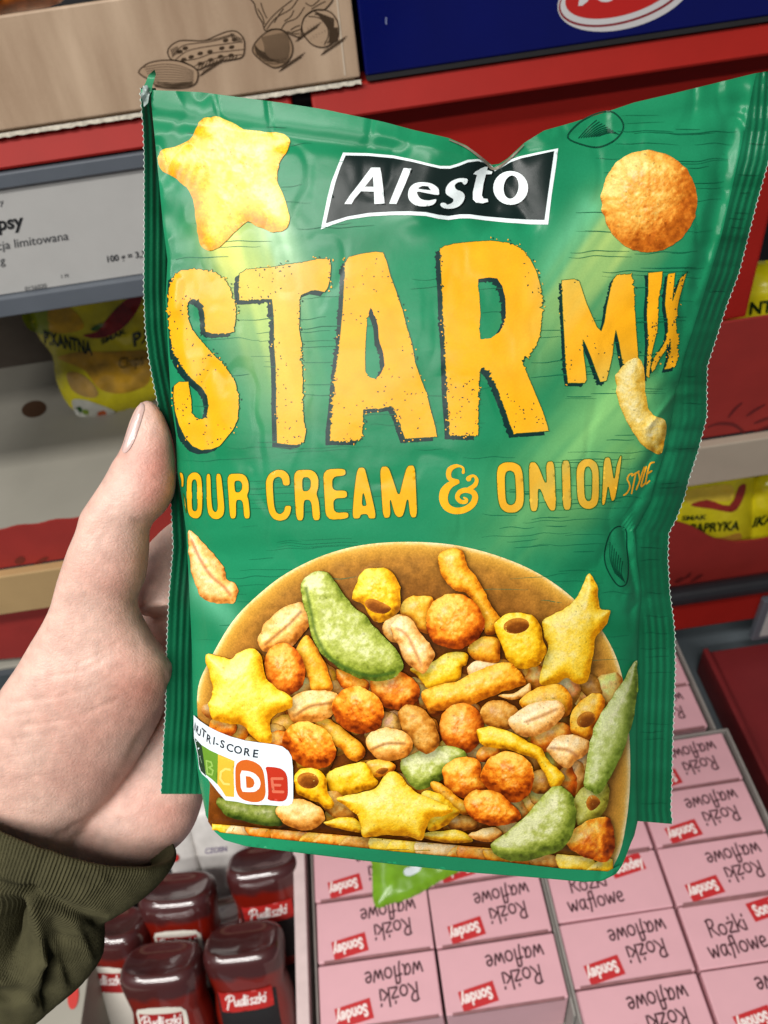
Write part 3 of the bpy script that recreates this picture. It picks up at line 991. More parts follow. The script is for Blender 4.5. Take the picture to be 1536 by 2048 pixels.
# --------------------------------------------------------------- printed snacks
STAR = [(170, 92, 0), (222, 150, 4), (246, 194, 24), (253, 218, 62), (255, 238, 130)]
STAR2 = [(160, 88, 0), (214, 144, 6), (244, 194, 34), (252, 216, 74), (255, 236, 134)]
BALL = [(92, 26, 0), (168, 66, 4), (224, 112, 14), (248, 162, 40), (255, 212, 96)]
BALLR = [(88, 26, 0), (160, 62, 4), (214, 102, 14), (240, 144, 36), (252, 192, 84)]
NUT = [(128, 60, 8), (196, 116, 32), (232, 160, 70), (246, 192, 106), (255, 224, 156)]
PALE = [(150, 80, 20), (212, 138, 58), (240, 180, 98), (250, 206, 136), (255, 232, 184)]
BEAN = [(62, 72, 12), (106, 122, 32), (150, 162, 58), (188, 196, 98), (230, 232, 172)]
STICK = [(124, 52, 0), (192, 100, 8), (234, 146, 20), (248, 182, 46), (255, 212, 90)]
RING = [(130, 70, 0), (204, 130, 4), (242, 180, 16), (252, 208, 46), (255, 232, 104)]
BROWN = [(78, 34, 4), (140, 74, 12), (190, 114, 30), (218, 150, 58), (240, 190, 100)]
DARKPIT = (92, 46, 14)
_layer = [0.00034]


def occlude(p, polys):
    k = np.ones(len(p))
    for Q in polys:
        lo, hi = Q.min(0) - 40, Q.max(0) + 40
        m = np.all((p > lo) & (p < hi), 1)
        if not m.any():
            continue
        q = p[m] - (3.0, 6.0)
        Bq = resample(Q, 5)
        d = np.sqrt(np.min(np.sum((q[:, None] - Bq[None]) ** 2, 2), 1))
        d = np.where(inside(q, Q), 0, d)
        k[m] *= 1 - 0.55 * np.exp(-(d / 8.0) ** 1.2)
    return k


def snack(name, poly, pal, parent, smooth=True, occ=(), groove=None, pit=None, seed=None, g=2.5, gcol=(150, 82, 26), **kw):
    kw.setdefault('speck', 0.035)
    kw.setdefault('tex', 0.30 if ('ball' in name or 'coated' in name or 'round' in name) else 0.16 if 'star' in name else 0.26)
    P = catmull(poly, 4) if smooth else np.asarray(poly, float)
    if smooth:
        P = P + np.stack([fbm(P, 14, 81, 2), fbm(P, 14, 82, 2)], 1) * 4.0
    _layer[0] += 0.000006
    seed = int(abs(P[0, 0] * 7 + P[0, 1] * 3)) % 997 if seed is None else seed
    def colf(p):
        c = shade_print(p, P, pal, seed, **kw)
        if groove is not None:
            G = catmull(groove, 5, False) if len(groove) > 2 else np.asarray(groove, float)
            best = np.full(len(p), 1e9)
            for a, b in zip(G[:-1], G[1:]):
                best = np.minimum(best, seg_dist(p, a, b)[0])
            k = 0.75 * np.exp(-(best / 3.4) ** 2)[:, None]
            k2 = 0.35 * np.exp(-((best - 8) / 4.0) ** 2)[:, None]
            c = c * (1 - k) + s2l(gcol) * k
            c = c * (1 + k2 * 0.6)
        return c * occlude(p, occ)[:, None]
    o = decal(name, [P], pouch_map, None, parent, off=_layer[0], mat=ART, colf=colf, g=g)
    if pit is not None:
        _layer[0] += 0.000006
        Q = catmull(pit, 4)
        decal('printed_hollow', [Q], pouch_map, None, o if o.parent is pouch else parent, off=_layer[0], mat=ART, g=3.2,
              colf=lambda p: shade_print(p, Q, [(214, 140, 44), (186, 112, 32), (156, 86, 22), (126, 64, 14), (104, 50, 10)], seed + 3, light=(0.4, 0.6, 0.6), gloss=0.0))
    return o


st = zl([(632, 625), (650, 598), (720, 578), (770, 545), (795, 490), (830, 468), (880, 470), (930, 490), (975, 515), (1040, 525), (1120, 530), (1155, 550), (1155, 590), (1125, 640), (1110, 700), (1120, 750), (1150, 830), (1155, 890), (1130, 920), (1080, 922), (1020, 900), (985, 885), (950, 920), (900, 970), (850, 1000), (810, 990), (790, 940), (780, 860), (765, 780), (720, 730), (660, 690), (635, 660)], 2.0, 0, 0)
snack('printed_star_cracker', st, [(206, 126, 0), (234, 168, 8), (244, 194, 34), (250, 216, 84), (252, 234, 150)], pouch, flat=0.55, amb=0.16, light=(0.35, -0.5, 0.75), rough=0.12, nscale=16, tex=0.16)
snack('printed_round_cracker', ellipse(768 + 1060 / 2, 805 / 2, 96, 102.5, 0, 40, 0.008, 2), [(130, 52, 6), (196, 104, 24), (228, 146, 50), (246, 188, 84), (254, 228, 138)], pouch, light=(-0.5, -0.6, 0.55), rough=0.2, nscale=8, amb=0.2, tex=0.2)
snack('printed_puff', Z4([(940, 700), (960, 670), (1000, 630), (1050, 618), (1075, 650), (1080, 720), (1085, 790), (1100, 860), (1120, 890), (1150, 900), (1180, 915), (1185, 960), (1170, 1020), (1155, 1070), (1110, 1065), (1060, 1030), (1010, 950), (970, 870), (945, 800)]), [(178, 120, 20), (214, 164, 48), (236, 196, 84), (246, 216, 120), (253, 236, 164)], pouch, rough=0.2, amb=0.2)
Z5 = lambda pts: zl(pts, 2.844, 320, 1060)
Z7 = lambda pts: zl(pts, 2.844, 320, 1400)
Z8 = lambda pts: zl(pts, 2.844, 800, 1400)
snack('printed_peanut', Z5([(157, 4), (200, 30), (260, 90), (320, 150), (360, 210), (380, 280), (420, 300), (445, 350), (430, 410), (380, 418), (300, 415), (240, 390), (200, 310), (172, 210), (160, 100)]), PALE, pouch, groove=Z5([(180, 60), (230, 170), (290, 260), (360, 320), (400, 370)]), rough=0.12, gcol=(190, 104, 60))

bowl_out = catmull([(394, 1400), (400, 1360), (430, 1300), (465, 1243), (505, 1200), (560, 1155), (620, 1122), (680, 1100), (740, 1088), (800, 1084), (860, 1085), (920, 1092), (990, 1110), (1060, 1138), (1120, 1175), (1170, 1220), (1210, 1270), (1238, 1330), (1252, 1400), (1260, 1500), (1258, 1600), (1244, 1690), (1226, 1734)], 4, False)
bowl_bot = np.array([(1215, 1741), (1120, 1735), (1000, 1721), (900, 1711), (800, 1702), (700, 1691), (600, 1681), (500, 1670), (440, 1663), (424, 1655), (416, 1643), (418, 1600), (420, 1570), (404, 1500), (396, 1450)], float)
bowl_poly = np.vstack([bowl_out, bowl_bot])
RIMP = resample(bowl_out, 6, False)


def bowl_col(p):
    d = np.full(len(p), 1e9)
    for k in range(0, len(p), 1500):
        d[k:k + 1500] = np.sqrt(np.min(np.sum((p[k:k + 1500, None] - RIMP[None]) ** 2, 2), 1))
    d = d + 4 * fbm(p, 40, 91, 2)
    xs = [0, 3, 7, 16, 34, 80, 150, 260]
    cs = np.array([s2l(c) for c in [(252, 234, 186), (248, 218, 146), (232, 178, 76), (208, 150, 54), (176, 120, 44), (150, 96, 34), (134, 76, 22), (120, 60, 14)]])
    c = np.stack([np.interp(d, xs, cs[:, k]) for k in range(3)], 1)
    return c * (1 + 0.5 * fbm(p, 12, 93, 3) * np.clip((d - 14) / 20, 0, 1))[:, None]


SN = [
    ('printed_peanut', Z6([(10, 420), (60, 380), (130, 372), (190, 385), (190, 460), (180, 560), (160, 590), (100, 570), (50, 510), (0, 480)]), STICK, {}),
    ('printed_corn_stick', Z6([(220, 140), (290, 105), (350, 115), (370, 170), (410, 240), (470, 320), (500, 390), (550, 470), (570, 520), (540, 590), (480, 590), (470, 540), (430, 430), (380, 360), (320, 340), (260, 290), (225, 210)]), STICK, {}),
    ('printed_tube', Z5([(1095, 380), (1110, 310), (1150, 240), (1230, 212), (1310, 230), (1355, 290), (1368, 370), (1365, 440), (1340, 480), (1290, 520), (1230, 520), (1190, 490), (1160, 430), (1100, 400)]), RING, dict(pit=Z5([(1165, 410), (1200, 390), (1260, 410), (1315, 445), (1280, 475), (1220, 470), (1180, 445)]), rough=0.2)),
    ('printed_cracker', Z6([(390, 660), (460, 610), (540, 610), (565, 640), (570, 720), (550, 755), (470, 750), (400, 720)]), STICK, {}),
    ('printed_cracker', Z6([(190, 750), (250, 710), (340, 690), (385, 710), (380, 760), (350, 780), (345, 840), (280, 870), (210, 900), (150, 890), (100, 830), (60, 790)]), RING, dict(flat=0.5)),
    ('printed_peanut', Z6([(385, 780), (440, 745), (520, 755), (600, 780), (560, 830), (460, 850), (400, 840)]), PALE, {}),
    ('printed_corn_ball', Z6(ellipse(310, 520, 166, 158, 0, 30, 0.01, 1)), BALL, dict(rough=0.17)),
    ('printed_peanut', Z5([(1265, 560), (1290, 510), (1340, 482), (1400, 485), (1440, 530), (1420, 600), (1380, 660), (1330, 640), (1290, 610)]), NUT, {}),
    ('printed_peanut', Z6([(-55, 545), (-20, 500), (30, 485), (70, 510), (100, 570), (150, 630), (200, 700), (170, 770), (135, 815), (80, 790), (30, 740), (-10, 660), (-40, 600)]), PALE, dict(groove=Z6([(-20, 560), (40, 600), (90, 700), (120, 770)]), rough=0.14, gcol=(200, 130, 70))),
    ('printed_peanut', Z5([(555, 620), (580, 560), (640, 490), (700, 440), (770, 415), (830, 425), (870, 465), (875, 510), (840, 560), (800, 610), (750, 660), (690, 675), (610, 690), (570, 670)]), NUT, dict(groove=Z5([(600, 650), (670, 590), (740, 530), (800, 465)]))),
    ('printed_cracker', Z5([(1000, 800), (1060, 800), (1140, 840), (1190, 870), (1180, 910), (1100, 920), (1030, 890)]), BALL, {}),
    ('printed_corn_stick', Z5([(775, 680), (830, 600), (880, 650), (930, 740), (965, 830), (980, 915), (870, 925), (840, 840), (810, 750)]), STICK, {}),
    ('printed_coated_nut', Z5(ellipse(710, 790, 112, 150, -12, 30, 0.01, 2)), BALLR, dict(rough=0.2)),
    ('printed_coated_nut', Z5(ellipse(1335, 910, 142, 108, 20, 30, 0.01, 3)), BALLR, dict(rough=0.14)),
    ('printed_bean', Z5([(800, 330), (815, 280), (860, 245), (930, 235), (975, 265), (1010, 320), (1050, 380), (1100, 440), (1170, 490), (1220, 550), (1290, 620), (1350, 690), (1385, 760), (1370, 810), (1310, 850), (1230, 860), (1140, 845), (1060, 810), (980, 760), (910, 690), (870, 620), (850, 540), (835, 470), (810, 410)]), BEAN, dict(rough=0.08, flat=0.8, groove=Z5([(830, 330), (860, 470), (890, 600), (960, 720), (1070, 790), (1200, 830), (1330, 810)]), gcol=(60, 96, 30))),
    ('printed_star_cracker', Z6([(808, 520), (870, 480), (940, 450), (990, 400), (1030, 330), (1060, 262), (1085, 258), (1115, 300), (1130, 380), (1135, 440), (1190, 455), (1185, 510), (1150, 570), (1110, 620), (1100, 690), (1095, 760), (1070, 850), (1040, 872), (1000, 870), (945, 845), (900, 875), (830, 880), (790, 870), (800, 800), (830, 720), (845, 650), (820, 590)]), STAR2, dict(flat=0.7, rough=0.1)),
    ('printed_tube', Z6([(535, 560), (560, 510), (620, 475), (690, 470), (750, 490), (790, 530), (810, 600), (835, 680), (820, 730), (770, 780), (700, 790), (640, 770), (600, 720), (570, 640)]), RING, dict(pit=Z6(ellipse(662, 545, 74, 44, -8, 14)), rough=0.14)),
    ('printed_corn_stick', Z6([(120, 920), (200, 890), (320, 860), (420, 810), (520, 770), (610, 755), (660, 780), (700, 830), (720, 880), (640, 905), (560, 930), (460, 970), (340, 1010), (220, 1030), (160, 1025), (135, 980)]), STICK, dict(rough=0.14)),
    ('printed_peanut', Z6([(560, 940), (640, 930), (700, 900), (740, 870), (745, 910), (710, 950), (640, 965)]), NUT, {}),
    ('printed_peanut', Z6([(680, 990), (720, 930), (800, 890), (900, 880), (960, 920), (985, 980), (960, 1050), (880, 1080), (760, 1060)]), STICK, {}),
    ('printed_coated_nut', Z6(ellipse(352, 1125, 126, 142, 0, 30, 0.01, 4)), BALLR, dict(rough=0.17)),
    ('printed_coated_nut', Z6([(455, 1040), (490, 985), (550, 965), (620, 980), (680, 1030), (660, 1080), (640, 1130), (560, 1140), (490, 1110)]), BROWN, {}),
    ('printed_coated_nut', Z6(ellipse(860, 1180, 120, 80, -20, 22)), BALLR, {}),
    ('printed_peanut', Z6([(615, 1090), (660, 1040), (740, 990), (830, 970), (910, 975), (940, 1010), (920, 1070), (870, 1120), (800, 1160), (720, 1175), (650, 1150)]), PALE, dict(groove=Z6([(720, 1090), (800, 1060), (890, 1020)]), rough=0.1, gcol=(190, 120, 60))),
    ('printed_tube', Z6([(965, 1090), (980, 1030), (1030, 970), (1090, 925), (1140, 935), (1165, 980), (1150, 1040), (1110, 1110), (1090, 1180), (1040, 1185), (970, 1150)]), STICK, dict(pit=Z6(ellipse(1058, 1078, 56, 42, -30, 14)))),
    ('printed_bean', Z6([(0, 1330), (80, 1270), (200, 1230), (330, 1240), (380, 1280), (340, 1350), (280, 1400), (200, 1440), (120, 1480), (60, 1450)]), BEAN, dict(rough=0.14)),
    ('printed_corn_stick', Z5([(880, 1090), (950, 1070), (1020, 1110), (1090, 1170), (1150, 1220), (1170, 1270), (1130, 1310), (1080, 1300), (1020, 1240), (960, 1190)]), STICK, {}),
    ('printed_peanut', Z5([(720, 1000), (770, 940), (850, 915), (940, 915), (1000, 930), (1022, 975), (1000, 1020), (960, 1060), (900, 1090), (820, 1095), (760, 1095), (735, 1060)]), NUT, dict(groove=Z5([(760, 1062), (850, 1005), (930, 990), (1010, 978)]))),
    ('printed_coated_nut', Z5(ellipse(1128, 1025, 150, 130, 25, 30, 0.01, 6)), BALL, dict(rough=0.17, light=(0.1, -0.8, 0.6))),
    ('printed_coated_nut', Z5(ellipse(360, 1120, 80, 50, 10, 20)), BALLR, {}),
    ('printed_coated_nut', Z5(ellipse(680, 1200, 90, 60, 0, 20)), BALLR, {}),
    ('printed_star_cracker', Z5([(262, 712), (330, 720), (400, 735), (450, 700), (510, 675), (555, 690), (580, 740), (600, 830), (640, 880), (700, 920), (750, 960), (755, 1000), (710, 1030), (650, 1060), (630, 1090), (632, 1150), (630, 1210), (570, 1205), (520, 1170), (480, 1120), (420, 1100), (350, 1095), (300, 1080), (280, 1020), (275, 980), (300, 940), (300, 880), (275, 800)]), STAR2, dict(flat=0.65, rough=0.1)),
    ('printed_coated_nut', Z5(ellipse(850, 1225, 162, 124, 32, 30, 0.01, 7)), BALL, dict(rough=0.2, light=(0.15, -0.8, 0.55))),
    ('printed_coated_nut', [(795, 1430), (808, 1412), (830, 1410), (850, 1420), (868, 1445), (878, 1470), (878, 1490), (866, 1503), (850, 1507), (835, 1500), (822, 1480), (805, 1460)], BROWN, dict(rough=0.14, amb=0.25)),
    ('printed_peanut', Z5(ellipse(1303, 1218, 132, 95, 5, 26, 0.02, 2)), NUT, dict(groove=Z5([(1200, 1250), (1290, 1215), (1390, 1215)]))),
    ('printed_peanut', Z6([(840, 1240), (890, 1180), (960, 1163), (1040, 1180), (1080, 1200), (1070, 1260), (1010, 1310), (960, 1360), (900, 1330), (860, 1290)]), PALE, dict(groove=Z6([(860, 1240), (950, 1250), (1000, 1280)]), gcol=(190, 120, 70))),
    ('printed_coated_nut', Z6(ellipse(800, 1430, 80, 70, 0, 22)), BROWN, {}),
    ('printed_coated_nut', Z6(ellipse(500, 1270, 70, 45, -20, 22)), BALLR, {}),
    ('printed_corn_stick', Z6([(435, 1150), (480, 1120), (570, 1130), (660, 1165), (750, 1210), (810, 1240), (840, 1310), (900, 1360), (940, 1410), (890, 1470), (850, 1450), (810, 1370), (770, 1310), (680, 1270), (570, 1240), (470, 1225)]), RING, {}),
    ('printed_coated_nut', Z6([(240, 1360), (290, 1310), (380, 1285), (450, 1310), (470, 1400), (500, 1470), (440, 1510), (360, 1525), (280, 1480), (245, 1420)]), BALL, dict(rough=0.2)),
    ('printed_coated_nut', Z6([(460, 1390), (500, 1310), (580, 1262), (680, 1275), (740, 1330), (765, 1410), (740, 1490), (680, 1545), (600, 1540), (530, 1500), (480, 1450)]), BALL, dict(rough=0.2, light=(0, -0.8, 0.6))),
    ('printed_tube', Z7([(1170, 360), (1230, 337), (1300, 345), (1340, 380), (1310, 420), (1250, 440), (1205, 430)]), STICK, dict(pit=Z7([(1225, 412), (1260, 385), (1300, 392), (1270, 422)]))),
    ('printed_tube', Z7([(945, 430), (1000, 390), (1140, 350), (1190, 390), (1220, 440), (1235, 470), (1180, 510), (1060, 540), (990, 545), (955, 490)]), RING, dict(rough=0.14)),
    ('printed_coated_nut', Z7(ellipse(1010, 600, 120, 70, 30, 22)), BROWN, {}),
    ('printed_tube', Z7([(762, 440), (790, 400), (850, 388), (910, 400), (945, 450), (950, 520), (990, 600), (940, 620), (900, 580), (830, 555), (775, 520)]), RING, dict(pit=Z7(ellipse(842, 458, 62, 46, 8, 14)))),
    ('printed_bean', Z7([(325, 590), (340, 550), (450, 580), (600, 600), (700, 600), (690, 650), (690, 715), (600, 715), (480, 690), (380, 660)]), [(34, 50, 8), (66, 84, 18), (96, 112, 34), (120, 134, 50), (150, 160, 76)], {}),
    ('printed_peanut', Z7(ellipse(795, 650, 140, 88, 12, 26, 0.01, 3)), NUT, {}),
    ('printed_peanut', Z7([(930, 700), (1000, 670), (1080, 665), (1140, 700), (1150, 750), (1040, 735)]), RING, {}),
    ('printed_coated_nut', Z8(ellipse(350, 700, 90, 45, 0, 22)), BROWN, {}),
    ('printed_cracker', Z8([(120, 770), (220, 745), (340, 742), (420, 805), (330, 812), (180, 800)]), RING, {}),
    ('printed_peanut', Z8([(385, 770), (450, 740), (540, 725), (580, 760), (540, 800), (460, 808)]), NUT, {}),
    ('printed_corn_stick', Z8([(170, 480), (200, 460), (270, 500), (340, 560), (400, 600), (420, 640), (360, 655), (290, 615), (220, 550)]), STICK, {}),
    ('printed_peanut', Z8([(120, 540), (170, 515), (240, 545), (310, 600), (335, 640), (290, 690), (220, 735), (160, 740), (140, 640)]), RING, {}),
    ('printed_coated_nut', Z8([(360, 580), (400, 525), (480, 510), (570, 530), (640, 590), (690, 660), (660, 690), (600, 715), (510, 715), (420, 680), (375, 630)]), BALL, dict(rough=0.25)),
    ('printed_star_cracker', [(673, 1600), (693, 1590), (724, 1585), (749, 1576), (763, 1558), (777, 1544), (791, 1543), (805, 1555), (819, 1572), (837, 1587), (862, 1597), (890, 1609), (906, 1620), (894, 1630), (870, 1635), (856, 1643), (852, 1660), (845, 1680), (825, 1676), (800, 1670), (770, 1670), (738, 1676), (724, 1671), (721, 1653), (714, 1630), (696, 1615)], STAR2, dict(flat=0.65, rough=0.12)),
    ('printed_tube', Z8([(990, 560), (1040, 500), (1120, 470), (1180, 480), (1190, 560), (1160, 640), (1090, 690), (1010, 710), (1000, 620)]), [(90, 80, 14), (140, 128, 34), (176, 170, 60), (200, 196, 90), (224, 220, 130)], dict(pit=Z8([(1058, 590), (1075, 548), (1110, 545), (1140, 580), (1112, 618), (1080, 628)]))),
    ('printed_coated_nut', Z8([(945, 820), (980, 750), (1050, 690), (1140, 665), (1190, 680), (1220, 770), (1220, 860), (1180, 925), (1100, 915), (1000, 870)]), BALL, dict(rough=0.14, light=(-0.7, -0.4, 0.6))),
    ('printed_bean', Z8([(845, 510), (900, 490), (960, 515), (995, 580), (1000, 680), (980, 770), (920, 850), (840, 880), (760, 905), (680, 915), (580, 900), (510, 830), (600, 760), (690, 680), (770, 600)]), BEAN, dict(rough=0.14)),
    ('printed_bean', Z6([(1350, 738), (1352, 850), (1345, 980), (1310, 1130), (1260, 1280), (1200, 1400), (1130, 1500), (1080, 1480), (1045, 1440), (1060, 1320), (1080, 1200), (1130, 1070), (1190, 980), (1260, 870), (1310, 790)]), [(76, 92, 16), (120, 140, 44), (156, 172, 74), (186, 198, 108), (224, 230, 168)], dict(rough=0.08))]
# the print runs on below the fold of the gusset, cut off along it
fold_y = lambda x: 1646 + (x - 418) * 0.0875
band_y = lambda x: np.interp(x, [432, 440, 500, 600, 800, 1000, 1120, 1215, 1240], [1661, 1666, 1673, 1684, 1705, 1724, 1738, 1744, 1731])
rs = np.random.RandomState(5)
for k, x in enumerate(np.linspace(445, 1205, 17)):
    q = ellipse(x + rs.uniform(-12, 12), float(band_y(x)) - rs.uniform(2, 16), rs.uniform(34, 58), rs.uniform(20, 34), rs.uniform(-30, 30), 36)
    q[:, 0] = np.clip(q[:, 0], 424, 1226)
    q[:, 1] = np.clip(q[:, 1], fold_y(q[:, 0]) + 1.0, np.maximum(band_y(q[:, 0]) - 0.5, fold_y(q[:, 0]) + 3.0))
    keep = np.linalg.norm(q - np.roll(q, 1, 0), axis=1) > 0.8
    SN.append(('printed_nut', q[keep], (RING, PALE, BALL, BALLR, STICK, BALL, BROWN, STAR2)[k % 8], dict(g=3.5, smooth=False, flat=0.45)))
SN = SN[-17:] + SN[:-17]
OUTL = [catmull(q[1], 4) for q in SN]
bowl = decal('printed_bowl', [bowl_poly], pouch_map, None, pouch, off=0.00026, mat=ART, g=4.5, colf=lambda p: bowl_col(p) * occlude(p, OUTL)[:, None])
# filler pieces deep in the bowl
rs = np.random.RandomState(12)
for k in range(150):
    x, y = rs.uniform(440, 1235), rs.uniform(1340, 1690)
    pl = ellipse(x, y, rs.uniform(24, 44), rs.uniform(18, 30), rs.uniform(0, 180), 18, 0.05, k)
    if not np.all(inside(pl, bowl_poly)) or np.any(pl[:, 1] > 1648 + (pl[:, 0] - 420) * 0.087):
        continue
    snack('printed_nut', pl, [tuple(int(v * rs.uniform(0.78, 0.98)) for v in c) for c in (STICK, BALL, NUT, BROWN)[k % 4]], bowl, g=4.5, seed=k, occ=OUTL)

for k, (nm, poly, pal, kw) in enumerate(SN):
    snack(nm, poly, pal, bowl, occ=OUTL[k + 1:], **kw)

# --------------------------------------------------------------- nutrition mark
ZN = lambda pts: zl(pts, 6.678, 370, 1430)
NB = _layer[0] + 0.0001
nut = decal('nutrition_mark', [np.maximum(ZN([(115, 2), (200, 80), (320, 160), (450, 225), (600, 285), (800, 340), (1000, 370), (1200, 395), (1300, 420), (1380, 480), (1425, 560), (1440, 700), (1445, 900), (1445, 1120), (1430, 1180), (1380, 1210), (1250, 1215), (1080, 1200), (960, 1200), (830, 1190), (700, 1160), (540, 1140), (450, 1040), (380, 950), (300, 850), (230, 790), (190, 720), (180, 640), (170, 540), (120, 300), (115, 150)]), (387, 0))], pouch_map, (226, 236, 242), pouch, off=NB)
dec = lambda nm, pts, rgb, o, hole=None, ch=1: decal(nm, [chaikin(ZN(pts), ch)], pouch_map, rgb, nut, sub=[ZN(hole)] if hole else (), off=NB + o)
dec('grade_field', [(130, 305), (222, 402), (240, 500), (265, 700), (280, 815), (210, 745), (187, 660), (177, 550)], (38, 62, 42), 0.00005, None, 0)
dec('grade_field', [(222, 402), (330, 470), (440, 522), (440, 700), (430, 925), (360, 858), (280, 798), (265, 700), (240, 520)], (104, 150, 48), 0.00006, None, 0)
dec('grade_field', [(440, 522), (560, 572), (660, 615), (655, 1095), (545, 1088), (490, 1000), (432, 922)], (222, 184, 58), 0.00007, None, 0)
dec('grade_ring', [(650, 715), (672, 640), (740, 588), (830, 578), (940, 606), (1025, 665), (1068, 755), (1090, 900), (1098, 1055), (1065, 1145), (985, 1182), (885, 1182), (770, 1152), (692, 1090), (656, 985)], (232, 240, 242), 0.0001)
dec('grade_field', [(670, 720), (690, 650), (750, 605), (830, 595), (930, 625), (1010, 680), (1050, 760), (1070, 900), (1078, 1050), (1050, 1130), (980, 1165), (890, 1165), (780, 1135), (710, 1080), (675, 980)], (205, 100, 34), 0.00015)
dec('grade_field', [(1070, 690), (1180, 695), (1280, 715), (1345, 770), (1368, 850), (1375, 1050), (1350, 1130), (1290, 1160), (1100, 1140), (1112, 1050), (1105, 900), (1095, 780)], (190, 52, 32), 0.00015)
dec('grade_letter', [(735, 740), (850, 750), (930, 780), (990, 840), (1012, 910), (995, 980), (940, 1025), (850, 1030), (748, 1022)], (240, 244, 244), 0.0002, [(810, 815), (870, 822), (915, 860), (930, 910), (910, 960), (870, 975), (820, 972)])
for path, rgb, w in [([[(1300, 850), (1160, 850), (1180, 1024), (1310, 1028)], [(1170, 935), (1270, 938)]], (214, 112, 84), 36), ([[(600, 730), (540, 720), (480, 760), (470, 850), (520, 920), (590, 925)]], (240, 212, 110), 30), ([[(285, 610), (300, 780), (360, 800), (375, 740), (320, 700), (365, 680), (350, 630), (285, 610)]], (150, 190, 90), 22), ([[(200, 560), (225, 640)]], (120, 150, 120), 8)]:
    pl = []
    for q in path:
        P = ZN(q)
        for a, b in zip(P[:-1], P[1:]):
            pl += stroke_polys([a, b], w / 6.678)
    decal('grade_letter', pl, pouch_map, rgb, nut, off=NB + 0.0002)
DK = (44, 52, 60)
for ch, x, y, ang, sz, sx in [('N', 118, 195, 52, 150, .5), ('U', 152, 240, 47, 150, .75), ('T', 212, 270, 42, 155, .85), ('R', 278, 345, 36, 150, .85), ('I', 366, 385, 30, 150, .9), ('-', 405, 410, 26, 150, .9), ('S', 462, 425, 22, 150, .95), ('C', 545, 470, 18, 150, .95), ('O', 645, 500, 14, 150, .95), ('R', 775, 535, 10, 150, .98), ('E', 895, 562, 6, 155, 1.0)]:
    a = math.radians(ang)
    text('mark_letter', ch, ZN([(x, y)])[0], np.array((math.cos(a), math.sin(a))) * sz * sx / 6.678, np.array((0.12, -1.0)) * sz * 0.95 / 6.678, pouch_map, DK, nut, bold=0.02, off=NB + 0.00012, mat=FILM)

# green band of the gusset along the bottom edge
bt = [(x, ip(x, YB)) for x in np.linspace(432, 1240, 40)]
tp = [(1240, 1730)] + [(x, y) for x, y in [(1215, 1743), (1120, 1737), (1000, 1723), (800, 1704), (600, 1683), (500, 1672), (440, 1665), (432, 1660)]]
decal('gusset_band', [np.array([(x, y - 1.5) for x, y in bt] + tp)], pouch_map, (34, 142, 96), pouch, off=NB, g=6)


# ================================================================== THE HAND AND SLEEVE
from mathutils.bvhtree import BVHTree


def plane_depth(x, y):
    d = ray((x, y))[0]
    return ((P0 - CAM) @ PN) / (d @ PN)


def loft(secs, n=28, power=2.3, caps=True):
    """secs: (left px, right px, depth, thickness ratio); returns a closed tube"""
    V, Fc = [], []
    S = np.array([[*l, *r, d, t] for l, r, d, t in secs], float)
    m = (len(S) - 1) * 5 + 1
    u = np.linspace(0, len(S) - 1, m)
    C = catmull(S, 5, False)
    for row in C:
        A, B = at(row[0], row[1], row[4]), at(row[2], row[3], row[4])
        c, a = (A + B) / 2, (B - A) / 2
        view = (c - CAM) / np.linalg.norm(c - CAM)
        b = -(view - (view @ a) / (a @ a) * a)
        b = b / np.linalg.norm(b) * np.linalg.norm(a) * row[5]
        th = np.linspace(0, 2 * math.pi, n, endpoint=False)
        cs, sn = np.cos(th), np.sin(th)
        e = 2 / power
        V.append(c + np.sign(cs)[:, None] * (np.abs(cs) ** e)[:, None] * a + np.sign(sn)[:, None] * (np.abs(sn) ** e)[:, None] * b)
    m = len(V)
    V = np.vstack(V)
    for j in range(m - 1):
        for k in range(n):
            Fc.append((j * n + k, j * n + (k + 1) % n, (j + 1) * n + (k + 1) % n, (j + 1) * n + k))
    if caps:
        V = np.vstack([V, V[:n].mean(0), V[-n:].mean(0)])
        for k in range(n):
            Fc.append((len(V) - 2, (k + 1) % n, k))
            Fc.append((len(V) - 1, (m - 1) * n + k, (m - 1) * n + (k + 1) % n))
    return V, Fc


def finger(pts, rad):
    """tapered chain of round sections through world points"""
    P = catmull(np.array(pts), 5, False)
    R = np.interp(np.linspace(0, 1, len(P)), np.linspace(0, 1, len(rad)), rad)
    V, Fc, n = [], [], 18
    for k, p in enumerate(P):
        d = P[min(k + 1, len(P) - 1)] - P[max(k - 1, 0)]
        d /= np.linalg.norm(d)
        a = np.cross(d, FWD); a /= np.linalg.norm(a)
        b = np.cross(d, a)
        th = np.linspace(0, 2 * math.pi, n, endpoint=False)
        V.append(p + R[k] * (np.cos(th)[:, None] * a + np.sin(th)[:, None] * b))
    m = len(V)
    V = np.vstack(V + [P[:1], P[-1:] + (P[-1] - P[-2]) * 0.4])
    for j in range(m - 1):
        for k in range(n):
            Fc.append((j * n + k, j * n + (k + 1) % n, (j + 1) * n + (k + 1) % n, (j + 1) * n + k))
    for k in range(n):
        Fc.append((len(V) - 2, (k + 1) % n, k))
        Fc.append((len(V) - 1, (m - 1) * n + k, (m - 1) * n + (k + 1) % n))
    return V, Fc


